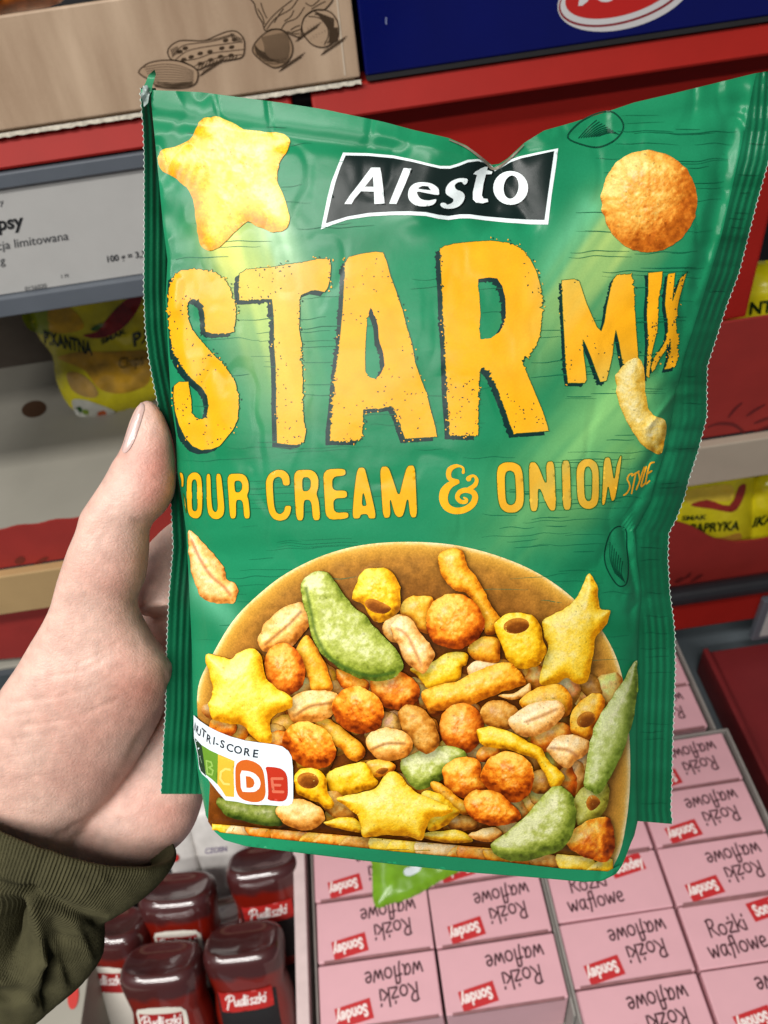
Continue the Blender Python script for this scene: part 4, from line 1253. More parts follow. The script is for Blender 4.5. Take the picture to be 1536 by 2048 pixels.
D = lambda y, k=0.0: plane_depth(340, y) + k
pieces = []
pieces.append(loft([((286, 800), (298, 799), D(800, .001), .9), ((270, 818), (314, 811), D(810, .000), .95), ((257, 852), (333, 845), D(848), .92), ((247, 888), (345, 885), D(887), .92), ((230, 925), (350, 932), D(930), .9), ((204, 970), (347, 985), D(977, -.001), .88),
                    ((174, 1018), (328, 1022), D(1020, -.001), .86), ((157, 1060), (299, 1052), D(1056, -.001), .9), ((138, 1108), (295, 1100), D(1104, .0), .92), ((122, 1160), (288, 1155), D(1157, .001), .92), ((104, 1222), (272, 1206), D(1215, .002), .86),
                    ((66, 1298), (306, 1274), D(1285, .004), .7), ((8, 1385), (346, 1325), D(1350, .006), .62), ((-30, 1450), (338, 1385), D(1410, .007), .6), ((-70, 1530), (300, 1470), D(1490, .008), .58), ((-100, 1620), (235, 1575), D(1590, .010), .58), ((-130, 1710), (170, 1670), D(1680, .012), .6), ((-160, 1810), (120, 1790), D(1780, .012), .62), ((-190, 1930), (80, 1930), D(1900, .012), .62)]))
pieces.append(loft([((285, 1190), (410, 1150), 0.321, .5), ((268, 1280), (425, 1260), 0.322, .5), ((250, 1380), (430, 1370), 0.324, .5), ((215, 1470), (420, 1450), 0.326, .5), ((180, 1550), (412, 1530), 0.326, .55), ((140, 1630), (404, 1600), 0.326, .58), ((100, 1700), (376, 1668), 0.325, .6), ((60, 1755), (318, 1722), 0.325, .6), ((0, 1820), (235, 1790), 0.324, .6)]))
for pts, rad in [([(335, 1225, .306), (350, 1120, .313), (460, 1040, .322), (560, 1050, .324)], (.0125, .0120, .0100, .0080)),
                 ([(380, 1260, .316), (480, 1150, .325), (590, 1130, .330), (660, 1160, .328)], (.0125, .0112, .0100, .0082)),
                 ([(385, 1340, .318), (500, 1270, .328), (600, 1260, .333), (660, 1290, .331)], (.012, .0106, .0096, .008)),
                 ([(380, 1420, .319), (480, 1390, .330), (560, 1395, .334), (605, 1420, .332)], (.0108, .0095, .0085, .007))]:
    pieces.append(finger([at(*p) for p in pts], rad))
Vh, Fh, o = [], [], 0
for V, Fc in pieces:
    Vh.append(V)
    Fh += [tuple(i + o for i in f) for f in Fc]
    o += len(V)
raw = make_mesh('hand_raw', np.vstack(Vh), Fh)
tmp = bpy.data.objects.new('hand_raw', raw)
COLL.objects.link(tmp)
md = tmp.modifiers.new('r', 'REMESH'); md.mode = 'VOXEL'; md.voxel_size = 0.0011
md = tmp.modifiers.new('s', 'SMOOTH'); md.factor = 0.5; md.iterations = 9
dg = bpy.context.evaluated_depsgraph_get()
me = bpy.data.meshes.new_from_object(tmp.evaluated_get(dg))
bpy.data.objects.remove(tmp)
nv = len(me.vertices)
Vh = np.zeros(nv * 3); me.vertices.foreach_get('co', Vh); Vh = Vh.reshape(-1, 3)
Nh = np.zeros(nv * 3); me.vertices.foreach_get('normal', Nh); Nh = Nh.reshape(-1, 3)
pxh = proj(Vh)
facing = np.clip(-(Nh @ FWD) * 2.0, 0, 1)
HC = [  # creases of the skin: path, depth (mm), width (px)
    ([(280, 1205), (290, 1235), (303, 1262), (326, 1300), (334, 1335)], 1.3, 5), ([(300, 1048), (276, 1044), (250, 1030)], .9, 5), ([(325, 1428), (282, 1482), (240, 1560), (190, 1630), (120, 1672)], 1.4, 9),
    ([(20, 1405), (120, 1393), (190, 1372), (232, 1340)], .45, 4), ([(50, 1452), (150, 1436), (240, 1395)], .4, 4), ([(100, 1352), (170, 1340), (225, 1305)], .4, 4), ([(0, 1480), (90, 1470), (150, 1455)], .3, 3.5), ([(0, 1520), (80, 1505)], .25, 3.5), ([(10, 1436), (80, 1425)], .3, 3), ([(30, 1560), (120, 1545)], .25, 4),
    ([(168, 1032), (195, 1022), (222, 1012)], .35, 3), ([(164, 1044), (196, 1036), (226, 1020)], .4, 3), ([(160, 1058), (194, 1050), (220, 1036)], .35, 3), ([(154, 1072), (186, 1066), (206, 1052)], .3, 3), ([(180, 1010), (205, 1003), (225, 996)], .3, 3),
    ([(150, 1330), (215, 1300), (262, 1262)], .35, 4), ([(228, 1000), (220, 1050), (205, 1085)], .35, 4), ([(345, 1700), (300, 1690), (240, 1640)], .4, 6), ([(322, 1335), (330, 1350), (338, 1380)], .6, 4), ([(255, 1380), (275, 1330), (270, 1270)], .3, 5)]
disp = np.zeros(nv)
for path, amp_, w in HC:
    P = catmull(path, 4, False) if len(path) > 2 else np.array(path, float)
    best = np.full(nv, 1e9)
    for a, b in zip(P[:-1], P[1:]):
        best = np.minimum(best, seg_dist(pxh, a, b)[0])
    disp -= amp_ * np.exp(-(best / w) ** 2)
disp *= 0.75 * np.clip(0.75 + 1.1 * fbm(pxh, 40, 44, 2), 0.15, 1.3)
disp += 0.35 * fbm(pxh, 70, 5, 2) + 0.05 * fbm(pxh * (1, 2.2), 7, 6, 2)
# knuckle of the thumb stands proud on its back edge, tendon below it
for cx, cy, r, a in [(172, 1035, 26, .8), (222, 925, 18, .5), (60, 1300, 60, 1.0), (300, 1330, 50, .8)]:
    disp += a * np.exp(-np.sum((pxh - (cx, cy)) ** 2, 1) / r ** 2)
Vh = Vh + Nh * (disp * facing * 0.001)[:, None]
Fh = [tuple(p.vertices) for p in me.polygons]
Fq = np.array([f for f in Fh if len(f) == 4])

sk = surface('skin', (206, 160, 138), rough=0.46, var=0.10, scale=60, bump=0.16, bscale=900, sss=0.12, spec=0.42)
nt, bs = nodes(sk)
N, L = nt.nodes, nt.links
vo = N.new('ShaderNodeTexVoronoi'); vo.feature = 'DISTANCE_TO_EDGE'; vo.inputs['Scale'].default_value = 620
vmap = N.new('ShaderNodeMapping'); vmap.inputs['Scale'].default_value = (1.0, 1.6, 0.8)
tcs = N.new('ShaderNodeTexCoord')
nzd = N.new('ShaderNodeTexNoise'); nzd.inputs['Scale'].default_value = 300
L.new(tcs.outputs['Object'], nzd.inputs[0])
adm = N.new('ShaderNodeMixRGB'); adm.blend_type = 'LINEAR_LIGHT'; adm.inputs[0].default_value = 0.0012
L.new(tcs.outputs['Object'], adm.inputs[1]); L.new(nzd.outputs['Color'], adm.inputs[2])
L.new(adm.outputs[0], vmap.inputs[0]); L.new(vmap.outputs[0], vo.inputs['Vector'])
vr = N.new('ShaderNodeMapRange'); vr.inputs['From Max'].default_value = 0.25
L.new(vo.outputs['Distance'], vr.inputs[0])
bp2 = N.new('ShaderNodeBump'); bp2.inputs['Strength'].default_value = 0.12; bp2.inputs['Distance'].default_value = 0.0006
L.new(vr.outputs[0], bp2.inputs['Height'])
old = bs.inputs['Normal'].links[0].from_socket
L.new(old, bp2.inputs['Normal']); L.new(bp2.outputs[0], bs.inputs['Normal'])
ba = N.new('ShaderNodeAttribute'); ba.attribute_name = 'Col'
L.new(ba.outputs['Color'], bs.inputs['Base Color'])
# flushed and pale zones of the skin itself
blush = np.zeros(nv)
for cx, cy, r, a in [(318, 930, 60, .9), (230, 1170, 70, .45), (280, 1370, 80, .7), (180, 1480, 120, .45), (330, 1640, 80, .5), (300, 1010, 40, .5)]:
    blush += a * np.exp(-np.sum((pxh - (cx, cy)) ** 2, 1) / r ** 2)
blush = np.clip(blush + 0.35 * fbm(pxh, 60, 71, 3), -0.2, 1)[:, None]
skc = s2l((220, 182, 166)) * (1 - np.clip(blush, 0, 1)) + s2l((206, 142, 126)) * np.clip(blush, 0, 1)
skc = skc * (1 + 0.20 * fbm(pxh, 14, 72, 3))[:, None] * np.array([1, 1, 1]) * (1 + 0.08 * fbm(pxh * (2.0, 0.6), 9, 75, 2))[:, None]
base_h = at(150, 1500, .30)
hand_me = make_mesh('person', Vh - base_h, Fq, sk, True, skc)
person = link('person', hand_me, None, 'bare left hand gripping the green pouch by its edge, olive knitted sleeve at the wrist', 'person')
person.location = base_h

bvh = BVHTree.FromPolygons([tuple(v) for v in Vh], [tuple(int(i) for i in f) for f in Fq])


def hand_map(p, off=0.0):
    out = []
    for q, d in zip(np.atleast_2d(p), ray(p)):
        d = d / np.linalg.norm(d)
        hit, nrm, _, _ = bvh.ray_cast(Vector(CAM), Vector(d), 1.0)
        if hit is None:
            pt = CAM + d * plane_depth(*q)
            hit, nrm, _, _ = bvh.find_nearest(Vector(pt))
        out.append(np.array(hit) + np.array(nrm) * off)
    return np.array(out)


nail_poly = catmull([(284, 806), (276, 816), (264, 842), (254, 870), (246, 898), (248, 906), (257, 902), (267, 886), (277, 860), (285, 834), (289, 815)], 4)
nail_m = surface('fingernail_keratin', (214, 184, 176), rough=0.22, var=0.06, scale=80, coat=0.3, sss=0.1)
nail_m2 = INK
Vn, Tn = fill([nail_poly], (), 4)
dn = np.min(np.linalg.norm(Vn[:, None] - resample(nail_poly, 2)[None], axis=2), 1)
Pn = hand_map(Vn, 0.0)
nn = (hand_map(Vn, 0.001) - Pn) / 0.001
Pn = Pn + nn * (0.00025 + 0.0006 * np.clip(dn / 6, 0, 1))[:, None]
n0 = np.cross(Pn[Tn[0, 1]] - Pn[Tn[0, 0]], Pn[Tn[0, 2]] - Pn[Tn[0, 0]])
if n0 @ (CAM - Pn[Tn[0, 0]]) < 0:
    Tn = Tn[:, ::-1]
put('thumbnail', Pn, Tn, nail_m, person, True)

# ---- sleeve: knitted tube round the wrist
SL = [((-40, 1610), (300, 1735), 40, .312, .55), ((-56, 1580), (335, 1716), 56, .310, .58), ((-62, 1566), (347, 1716), 62, .309, .60), ((-70, 1590), (345, 1730), 66, .308, .62), ((-78, 1640), (322, 1762), 68, .307, .62), ((-90, 1700), (285, 1795), 64, .306, .6), ((-100, 1752), (238, 1826), 54, .306, .58), ((-104, 1790), (208, 1848), 44, .306, .56), ((-110, 1840), (206, 1876), 36, .305, .56),
      ((-118, 1900), (200, 1918), 28, .304, .58), ((-126, 1960), (160, 1972), 22, .303, .6), ((-140, 2020), (92, 2030), 16, .302, .6), ((-160, 2100), (20, 2100), 10, .300, .6), ((-190, 2200), (-30, 2200), 10, .298, .6)]
S = catmull(np.array([[*l, *r, sg, d, t] for l, r, sg, d, t in SL], float), 11, False)
na = 1400
th = np.linspace(0, 2 * math.pi, na, endpoint=False)
Vs = []
for row in S:
    A, B = at(row[0], row[1], row[5]), at(row[2], row[3], row[5])
    c, a = (A + B) / 2, (B - A) / 2
    view = (c - CAM) / np.linalg.norm(c - CAM)
    b = -(view - (view @ a) / (a @ a) * a)
    b = b / np.linalg.norm(b) * np.linalg.norm(a) * row[6]
    down = np.cross(a / np.linalg.norm(a), b / np.linalg.norm(b))
    if down @ UP > 0:
        down = -down
    b = b + down * row[4] * row[5] / FOCAL
    Vs.append(c + np.cos(th)[:, None] * a + np.sin(th)[:, None] * b)
ns = len(Vs)
Vs = np.array(Vs)
cen = Vs.mean(1, keepdims=True)
rad = Vs - cen
rad /= np.linalg.norm(rad, axis=2, keepdims=True)
pxs = proj(Vs.reshape(-1, 3))
fr = np.clip(-(rad.reshape(-1, 3) @ FWD) * 3, 0, 1)
vrow = np.repeat(np.linspace(0, 1, ns), na)
dz = np.zeros(len(pxs))
for cx, cy, rx, ry, a in [(8, 1868, 46, 60, -17), (52, 1796, 26, 16, -5), (100, 1960, 14, 60, -6), (20, 1990, 60, 16, -5)]:
    q = ((pxs[:, 0] - cx) / rx) ** 2 + ((pxs[:, 1] - cy) / ry) ** 2
    dz += a * np.exp(-q ** 1.3)
for a, b, w, amp_ in [((62, 1812), (84, 1920), 15, 3.5), ((84, 1920), (60, 1990), 15, 3.5), ((110, 1850), (150, 1960), 14, -2), ((150, 1860), (180, 1920), 12, 1.6), ((60, 1795), (200, 1845), 12, -4.0), ((-20, 1770), (50, 1790), 12, -3.5), ((100, 1700), (60, 1770), 14, -1.0), ((200, 1760), (150, 1800), 16, 1.0), ((-10, 1960), (60, 2010), 14, 2.5)]:
    dd, _ = seg_dist(pxs, a, b)
    dz += amp_ * np.exp(-(dd / w) ** 2)
dz += 1.6 * fbm(pxs, 90, 14, 3)
dz *= fr
ribs = np.tile(np.cos(th * 190), ns) * np.where(vrow < 0.52, 0.30, 0.10) * np.clip((vrow - 0.09) / 0.05, 0.2, 1)
ribs += np.where(vrow > 0.5, 0.10, 0.05) * np.cos(vrow * 620 + np.tile(np.cos(th * 67) * 0.8, ns))
Vs = Vs.reshape(-1, 3) + rad.reshape(-1, 3) * ((dz + ribs) * 0.001)[:, None]
i, j = np.meshgrid(np.arange(na), np.arange(ns - 1))
a_, b_ = (j * na + i).ravel(), (j * na + (i + 1) % na).ravel()
Q = np.stack([a_, b_, b_ + na, a_ + na], 1)
knit = surface('olive_knit', (70, 67, 46), rough=0.9, var=0.22, scale=140, bump=0.5, bscale=1500, spec=0.15)
put('sleeve', Vs, Q[:, ::-1], knit, person, True)


# ================================================================== THE SHELVES
W = lambda X, Y, Z: np.array([X, Y, Z + CAM[2]])
red_metal = surface('red_enamel', (156, 32, 25), rough=0.5, spec=0.16, var=0.06, scale=25, bump=0.05, bscale=300)
red_card = surface('red_printed_card', (152, 42, 36), rough=0.6, var=0.08, scale=30, bump=0.05, bscale=500)
beige = surface('beige_steel', (176, 164, 146), rough=0.5, var=0.06, scale=20)
beige2 = surface('sand_steel', (176, 146, 100), rough=0.5, var=0.06, scale=20)
greycard = surface('white_board', (158, 154, 142), rough=0.7, var=0.05, scale=14, bump=0.05)
dark = surface('dark_gap', (30, 30, 32), rough=0.7)
rail_m = surface('grey_rail_plastic', (92, 98, 106), rough=0.4, var=0.05)
steel = surface('blue_grey_steel', (120, 130, 136), rough=0.38, var=0.08, scale=12, metal=0.3)
black_m = surface('black_rubber', (34, 34, 38), rough=0.45)

# ---- upper shelf
up = thing('store_shelf', 'top red-edged shelf with grey price rail, above the pouch', 'shelf', tuple(W(0, .62, -.2)))
box('shelf_deck', -.75, .75, .645, 1.15, -.197, -.186, dark, up)
for x0, x1 in ((-.75, -.022), (-.008, .75)):
    V, Fc = bevel_box(x0, x1, .618, .646, -.1995 + 1.5, -.1795 + 1.5, .0025, 2)
    V = [(x, y + (0.010 if z > 1.3125 else 0.0), z) for x, y, z in V]
    put('red_front_strip', V, Fc, red_metal, up, False)
box('red_valance', -.008, .366, .640, .6415, -.4335, -.200, red_metal, up)
box('upright_gap', -.0215, -.0085, .650, .700, -.345, -.176, dark, up)
# price rail with its folded lips
box('price_rail', -.75, -.024, .6235, .640, -.3095, -.2005, rail_m, up)
box('rail_lip', -.75, -.024, .6165, .6233, -.2115, -.2010, rail_m, up, b=.001)
box('rail_lip', -.75, -.024, .6150, .6233, -.3110, -.2945, rail_m, up, b=.0015)

lab_m = surface('label_display', (182, 181, 178), rough=0.35, var=0.03)
lab = thing('price_label', 'light grey electronic price label with black print, in the rail at left', 'price label', tuple(W(-.19, .622, -.253)))
box('display', -.36, -.05, .6205, .6232, -.294, -.212, lab_m, lab, b=.0006)
lm = on_y(.6205)
sl = -0.150


def dirs(sz, k=1.0, ang=sl):
    return np.array((1.0, ang)) * sz * k, np.array((-0.13, -1.0)) * sz


for s, a, sz, bold, rgb in [('y', (0, 410), 17, 0, (60, 62, 66)), ('psy', (-4, 461), 38, .03, (28, 30, 32)), ('cja limitowana', (-6, 501), 25, 0, (58, 60, 64)), ('5 g', (-17, 532), 23, 0, (58, 60, 64)), ('100 g = 3,33', (212, 525), 17.5, .02, (44, 46, 50)), ('1 M', (121, 557), 10.5, 0, (60, 62, 66)), ('0156020', (50, 582), 12.5, 0, (60, 62, 66))]:
    ex, ey = dirs(sz)
    text('label_print', s, a, ex, ey, lm, rgb, lab, bold=bold, off=0.0004)

# ---- cardboard tray with engraved nuts
sack = bpy.data.materials.new('burlap_printed_board')
nt, bs = nodes(sack)
N, L = nt.nodes, nt.links
tc = N.new('ShaderNodeTexCoord')
def wave_tex(rot, sc, dist):
    mp = N.new('ShaderNodeMapping'); mp.inputs['Rotation'].default_value = rot
    L.new(tc.outputs['Object'], mp.inputs[0])
    w = N.new('ShaderNodeTexWave'); w.inputs['Scale'].default_value = sc; w.inputs['Distortion'].default_value = dist
    w.inputs['Detail'].default_value = 3; w.inputs['Detail Scale'].default_value = 30
    L.new(mp.outputs[0], w.inputs[0])
    return w
w1 = wave_tex((0, 0, 0), 120, 14); w2 = wave_tex((0, math.pi / 2, 0), 110, 15)
nz = N.new('ShaderNodeTexNoise'); nz.inputs['Scale'].default_value = 14; nz.inputs['Detail'].default_value = 4
mp = N.new('ShaderNodeMapping'); mp.inputs['Scale'].default_value = (3, 1, 0.5)
L.new(tc.outputs['Object'], mp.inputs[0]); L.new(mp.outputs[0], nz.inputs[0])
mm = N.new('ShaderNodeMath'); mm.operation = 'MULTIPLY'
L.new(w1.outputs['Fac'], mm.inputs[0]); L.new(w2.outputs['Fac'], mm.inputs[1])
m2 = N.new('ShaderNodeMath'); m2.operation = 'MULTIPLY_ADD'; m2.inputs[1].default_value = 0.36
L.new(mm.outputs[0], m2.inputs[0]); L.new(nz.outputs[0], m2.inputs[2])
rp = N.new('ShaderNodeValToRGB')
rp.color_ramp.elements[0].position = 0.36; rp.color_ramp.elements[1].position = 0.95
rp.color_ramp.elements[0].color = (*s2l((160, 132, 106)), 1); rp.color_ramp.elements[1].color = (*s2l((210, 184, 156)), 1)
L.new(m2.outputs[0], rp.inputs[0]); L.new(rp.outputs[0], bs.inputs['Base Color'])
bs.inputs['Roughness'].default_value = 0.6
bp = N.new('ShaderNodeBump'); bp.inputs['Strength'].default_value = 0.12; bp.inputs['Distance'].default_value = 0.001
L.new(nz.outputs[0], bp.inputs['Height']); L.new(bp.outputs[0], bs.inputs['Normal'])

rawedge = surface('torn_board_edge', (196, 188, 172), rough=0.9, var=0.3, scale=260, bump=0.8, bscale=400)
tray = thing('nut_tray', 'brown burlap-printed cardboard tray with engraved nuts on its front, on the top shelf', 'cardboard tray', tuple(W(-.2, .63, -.178)))
box('front_wall', -.75, .0292, .626, .630, -.1755, -.1075, sack, tray, b=.0012)
box('side_wall', .0255, .0290, .6302, .98, -.1755, -.1045, sack, tray, b=.001)
box('tray_floor', -.75, .0254, .6302, .98, -.1775, -.1745, sack, tray, b=0)
# ragged lower edge of the front wall
xs = np.linspace(-.75, .0292, 240)
ed = []
for x in xs:
    t = 0.0016 + 0.0012 * math.sin(x * 900) * math.sin(x * 311) + 0.0005 * random.random()
    ed.append([(x, .6245, -.1765 + 1.5), (x, .6240 - t * .4, -.1785 - t * .3 + 1.5), (x, .630, -.1785 + 1.5)])
V = np.array(ed).reshape(-1, 3)
i, j = np.meshgrid(np.arange(2), np.arange(len(xs) - 1)); a_ = (j * 3 + i).ravel()
put('torn_edge', V, np.stack([a_, a_ + 1, a_ + 4, a_ + 3], 1), rawedge, tray, False)
tm = on_y(.6258)
ZB = lambda pts: zl(pts, 3.339, 270, 0)
BRN = (62, 44, 24)
LBR = (150, 122, 94)


def engraving(name, outline, hatch, fillc=None, holes=(), w=1.8):
    o = catmull(ZB(outline), 4)
    g = decal(name, [o], tm, fillc or LBR, tray, off=0.0002, mat=INK, g=8)
    ribbons('engraved_line', [np.vstack([o, o[:1]])] + [np.asarray(ZB(q), float) if len(q) < 3 else catmull(ZB(q), 4, False) for q in hatch], tm, BRN, [2.6] + [w] * len(hatch), g, off=0.0003, mat=INK, taper=False, kind='stuff')
    if holes:
        decal('engraved_pit', [ZB(h) for h in holes], tm, BRN, g, off=0.00034, mat=INK, kind='stuff')
    return g


engraving('engraved_hazelnut', [(785, 330), (800, 290), (850, 235), (910, 200), (970, 197), (1020, 235), (1050, 300), (1048, 360), (1010, 420), (940, 452), (880, 430), (820, 385), (792, 355)],
          [[(846 + k * 9.5, 248 - k * 2), (868 + k * 9, 320), (850 + k * 9, 398 + k * 1.6)] for k in range(19)] + [[(800 + k * 5, 300 + k * 6), (812 + k * 9, 350 + k * 4), (840 + k * 14, 392 + k * 3)] for k in range(10)] + [[(800 + k * 9, 320 + k * 4), (815 + k * 12, 370 + k * 3)] for k in range(8)] + [[(880, 420), (940, 425), (1000, 410)], [(860, 405), (930, 410), (1010, 390)], [(830, 380), (900, 395), (960, 395)]], w=1.3)
engraving('engraved_walnut', [(800, -40), (1290, -40), (1270, 60), (1200, 70), (1130, 120), (1110, 200), (1110, 250), (1040, 230), (980, 200), (920, 195), (870, 205), (850, 150), (815, 90), (800, 30)],
          [[(860, 190), (900, 130), (960, 70), (1050, 0)], [(880, 195), (940, 120), (1040, 60), (1090, -10)], [(980, 190), (1010, 150), (1080, 120), (1130, 50)], [(820, 60), (850, 110), (865, 160)], [(840, 20), (860, 80), (880, 120)], [(1140, 20), (1180, 40), (1230, 0)], [(1180, 60), (1230, 30), (1270, 10)], [(990, 60), (960, 100), (930, 150)], [(1060, 70), (1040, 110), (1000, 140)], [(1040, 200), (1070, 180), (1100, 170)], [(1050, 215), (1080, 205), (1105, 195)], [(1020, 210), (1060, 225), (1100, 225)]], fillc=(168, 140, 112), w=2.2)
engraving('engraved_acorn_nut', [(1118, 150), (1140, 105), (1190, 70), (1250, 65), (1310, 85), (1350, 140), (1362, 200), (1345, 260), (1290, 305), (1240, 316), (1180, 295), (1135, 245), (1115, 195)],
          [[(1160, 110), (1230, 120), (1280, 170), (1290, 240), (1265, 300)], [(1200, 95), (1270, 110), (1310, 160), (1310, 240), (1285, 290)]] + [[(1200 + k * 9, 76 + k * 3.5), (1240 + k * 6, 116 + k * 9)] for k in range(15)] + [[(1298, 190 + k * 8), (1352, 186 + k * 7)] for k in range(13)],
          fillc=(176, 148, 120), holes=[ellipse(1140 + (k * 37) % 130, 140 + (k * 53) % 150, 2.6, 2.6, 0, 5) for k in range(34)], w=2.2)
engraving('engraved_peanut_pod', [(218, 350), (235, 310), (290, 275), (360, 270), (460, 272), (540, 240), (620, 210), (680, 212), (725, 260), (730, 330), (715, 380), (650, 398), (560, 412), (480, 440), (420, 465), (380, 440), (300, 410), (240, 395)],
          [[(270, 400), (340, 345), (430, 320), (560, 300), (700, 280)], [(250, 380), (310, 310), (400, 290), (520, 275), (660, 235)], [(330, 405), (420, 390), (520, 355), (640, 340), (722, 330)], [(470, 272), (560, 255), (660, 225)], [(400, 440), (500, 400), (620, 375), (715, 365)]] + [[(240 + k * 10, 330 - k * 5), (252 + k * 10, 372 - k * 4)] for k in range(5)] + [[(640 + k * 12, 222 + k * 6), (652 + k * 10, 262 + k * 4)] for k in range(7)] + [[(420 + k * 22, 455 - k * 5), (440 + k * 22, 425 - k * 5)] for k in range(12)],
          fillc=(178, 150, 122), holes=[ellipse(x, y, 20, 13, -15, 9) for x, y in [(375, 380), (435, 357), (500, 345), (580, 322), (645, 315), (335, 322), (605, 270), (300, 345), (435, 425), (505, 400), (570, 378), (640, 370), (665, 265), (325, 398)]])
engraving('engraved_peanut_pod', [(25, 485), (60, 440), (110, 415), (190, 402), (280, 405), (350, 425), (410, 465), (420, 510), (400, 560), (340, 585), (240, 590), (150, 575), (90, 530)],
          [[(60 + k * 8, 450 + k * 14), (180, 430 + k * 17), (290, 438 + k * 16), (390, 476 + k * 10)] for k in range(10)] + [[(150, 545 + k * 9), (260, 560 + k * 6), (380, 545 + k * 7)] for k in range(4)], fillc=(174, 146, 118), w=1.3)
hat = []
for bx, by in ((430, 500), (960, 470), (1240, 360), (1070, 270)):
    for k in range(9):
        hat.append(ZB([(bx + k * 17, by - k * 11 + 8), (bx + 34 + k * 16, by - k * 11 - 24)]))
    for k in range(3):
        hat.append(ZB([(bx + 10 + k * 6, by + 4 - k * 14), (bx + 150 + k * 12, by - 88 - k * 16)]))
ribbons('engraved_hatching', hat, tm, BRN, 1.1, tray, off=0.0003, mat=INK, kind='stuff')
# soft scuffs and fold line near the right corner
ribbons('fold_line', [[(673, -10), (690, 150)]], tm, (206, 190, 168), 3.0, tray, off=0.0002, mat=INK)
# nuts showing above the tray front
nb = surface('amber_nut_bag', (176, 96, 36), rough=0.25, var=0.5, scale=45, coat=0.5)
bag_o = np.array([(-40, -120), (140, -120), (150, -40), (120, 6), (40, 24), (-40, 34)], float)


def pillow(name, outline, mapf, amp, colf, mat, label, cat, group=None, g=9.0, seed=0, wr=0.25):
    """a filled bag: bulged front and back sheets joined along the outline"""
    O = catmull(outline, 3)
    B = resample(O, 8)
    V2, T = fill([O], (), g)
    d = np.min(np.linalg.norm(V2[:, None] - B[None], axis=2), 1)
    R = d.max()
    def height(p, dd=None):
        if dd is None:
            dd = np.min(np.linalg.norm(p[:, None] - B[None], axis=2), 1)
        q = np.clip(dd / (0.75 * R), 0, 1)
        return amp * np.sqrt(1 - (1 - q) ** 2) * (1 + wr * fbm(p, 60, seed, 3)) + amp * 0.10 * np.abs(fbm(p, 34, seed + 4, 2))
    h = height(V2, d)
    front = mapf(V2, 0.0) if False else mapf(V2, h)
    back = mapf(V2, -0.6 * h - 0.0005)
    root = thing(name, label, cat, tuple(mapf(np.array([O[np.argmax(O[:, 1])]]), np.zeros(1))[0]), group)
    nrm = np.cross(front[T[0, 1]] - front[T[0, 0]], front[T[0, 2]] - front[T[0, 0]])
    if nrm @ (CAM - front[T[0, 0]]) < 0:
        T = T[:, ::-1]
    put('bag_front', front, T, mat, root, True, colf(V2))
    put('bag_back', back, T[:, ::-1], mat, root, True, colf(V2) * 0.8)
    return root, lambda p, off=0.0: mapf(np.atleast_2d(p), height(np.atleast_2d(p)) + off)


def flat(rgb, n=0.2, sc=40, sd=1):
    return lambda p: np.tile(s2l(rgb), (len(p), 1)) * (1 + n * fbm(p, sc, sd, 3))[:, None]


pillow('nut_bag', bag_o, on_y(.70), .03, flat((190, 104, 34), 0.9, 14), CHIPFILM, 'amber and red nut bag showing above the burlap tray, top left corner', 'nut bag')

# ---- blue carton
blue_m = surface('blue_gloss_card', (4, 12, 88), rough=0.25, var=0.08, scale=20, bump=0.03, coat=0.2)
bc = thing('blue_carton', 'glossy dark blue carton with a red and white oval emblem, on the top shelf', 'carton', tuple(W(.25, .63, -.178)))
box('carton_body', .0330, .60, .6265, .95, -.1755, .03, blue_m, bc, b=.0015)
box('carton_base_edge', .0335, .60, .6255, .70, -.1785, -.1757, dark, bc, b=0)
bm_ = on_y(.6265)
ZR = lambda pts: zl(pts, 3.368, 1080, 0)
decal('emblem_rim', [ZR(ellipse(575, -50, 470, 238, -16, 60))], bm_, (206, 204, 204), bc, off=0.0002, mat=INK, g=14)
decal('emblem_line', [ZR(ellipse(566, -55, 456, 206, -17, 60))], bm_, (132, 22, 34), bc, off=0.0003, mat=INK, g=14)
decal('emblem_band', [ZR(ellipse(562, -60, 440, 196, -17, 60))], bm_, (208, 206, 206), bc, off=0.0004, mat=INK, g=14)
decal('emblem_field', [ZR(ellipse(556, -78, 400, 176, -17, 60))], bm_, (190, 30, 26), bc, off=0.0005, mat=INK, g=14)
decal('emblem_letter', [ZR([(272, -30), (330, -20), (322, 8), (285, 38), (258, 40), (262, 10)])], bm_, (214, 212, 212), bc, off=0.0006, mat=INK, g=8)
decal('emblem_letter', [ZR(ellipse(440, -22, 60, 36, 0, 24))], bm_, (214, 212, 212), bc, off=0.0006, mat=INK, g=8)
ribbons('crease_glint', [ZT([(6, 70 + k * 6), (11, 73 + k * 6)]) for k in range(5)], bm_, (150, 160, 200), 1.4, bc, off=0.0003, mat=INK, kind='stuff')

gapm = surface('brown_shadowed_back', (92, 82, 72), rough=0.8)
# ---- left bay: second shelf, board tray and chip bag
s2 = thing('store_shelf', 'sand coloured shelf edge behind the hand at left', 'shelf', tuple(W(-.3, .62, -.66)))
box('shelf_front', -.75, -.022, .622, .634, -.6725, -.6125, beige2, s2)
box('shelf_deck', -.75, -.022, .6345, 1.15, -.622, -.6135, dark, s2)
bt_ = thing('board_tray', 'low white board display tray with red front lip, behind the thumb', 'display tray', tuple(W(-.3, .63, -.612)))
box('tray_floor', -.80, -.03, .640, 1.050, -.6120, -.6090, greycard, bt_, b=0)
box('tray_back', -.80, -.03, 1.0505, 1.054, -.612, -.30, gapm, bt_, b=.0005)
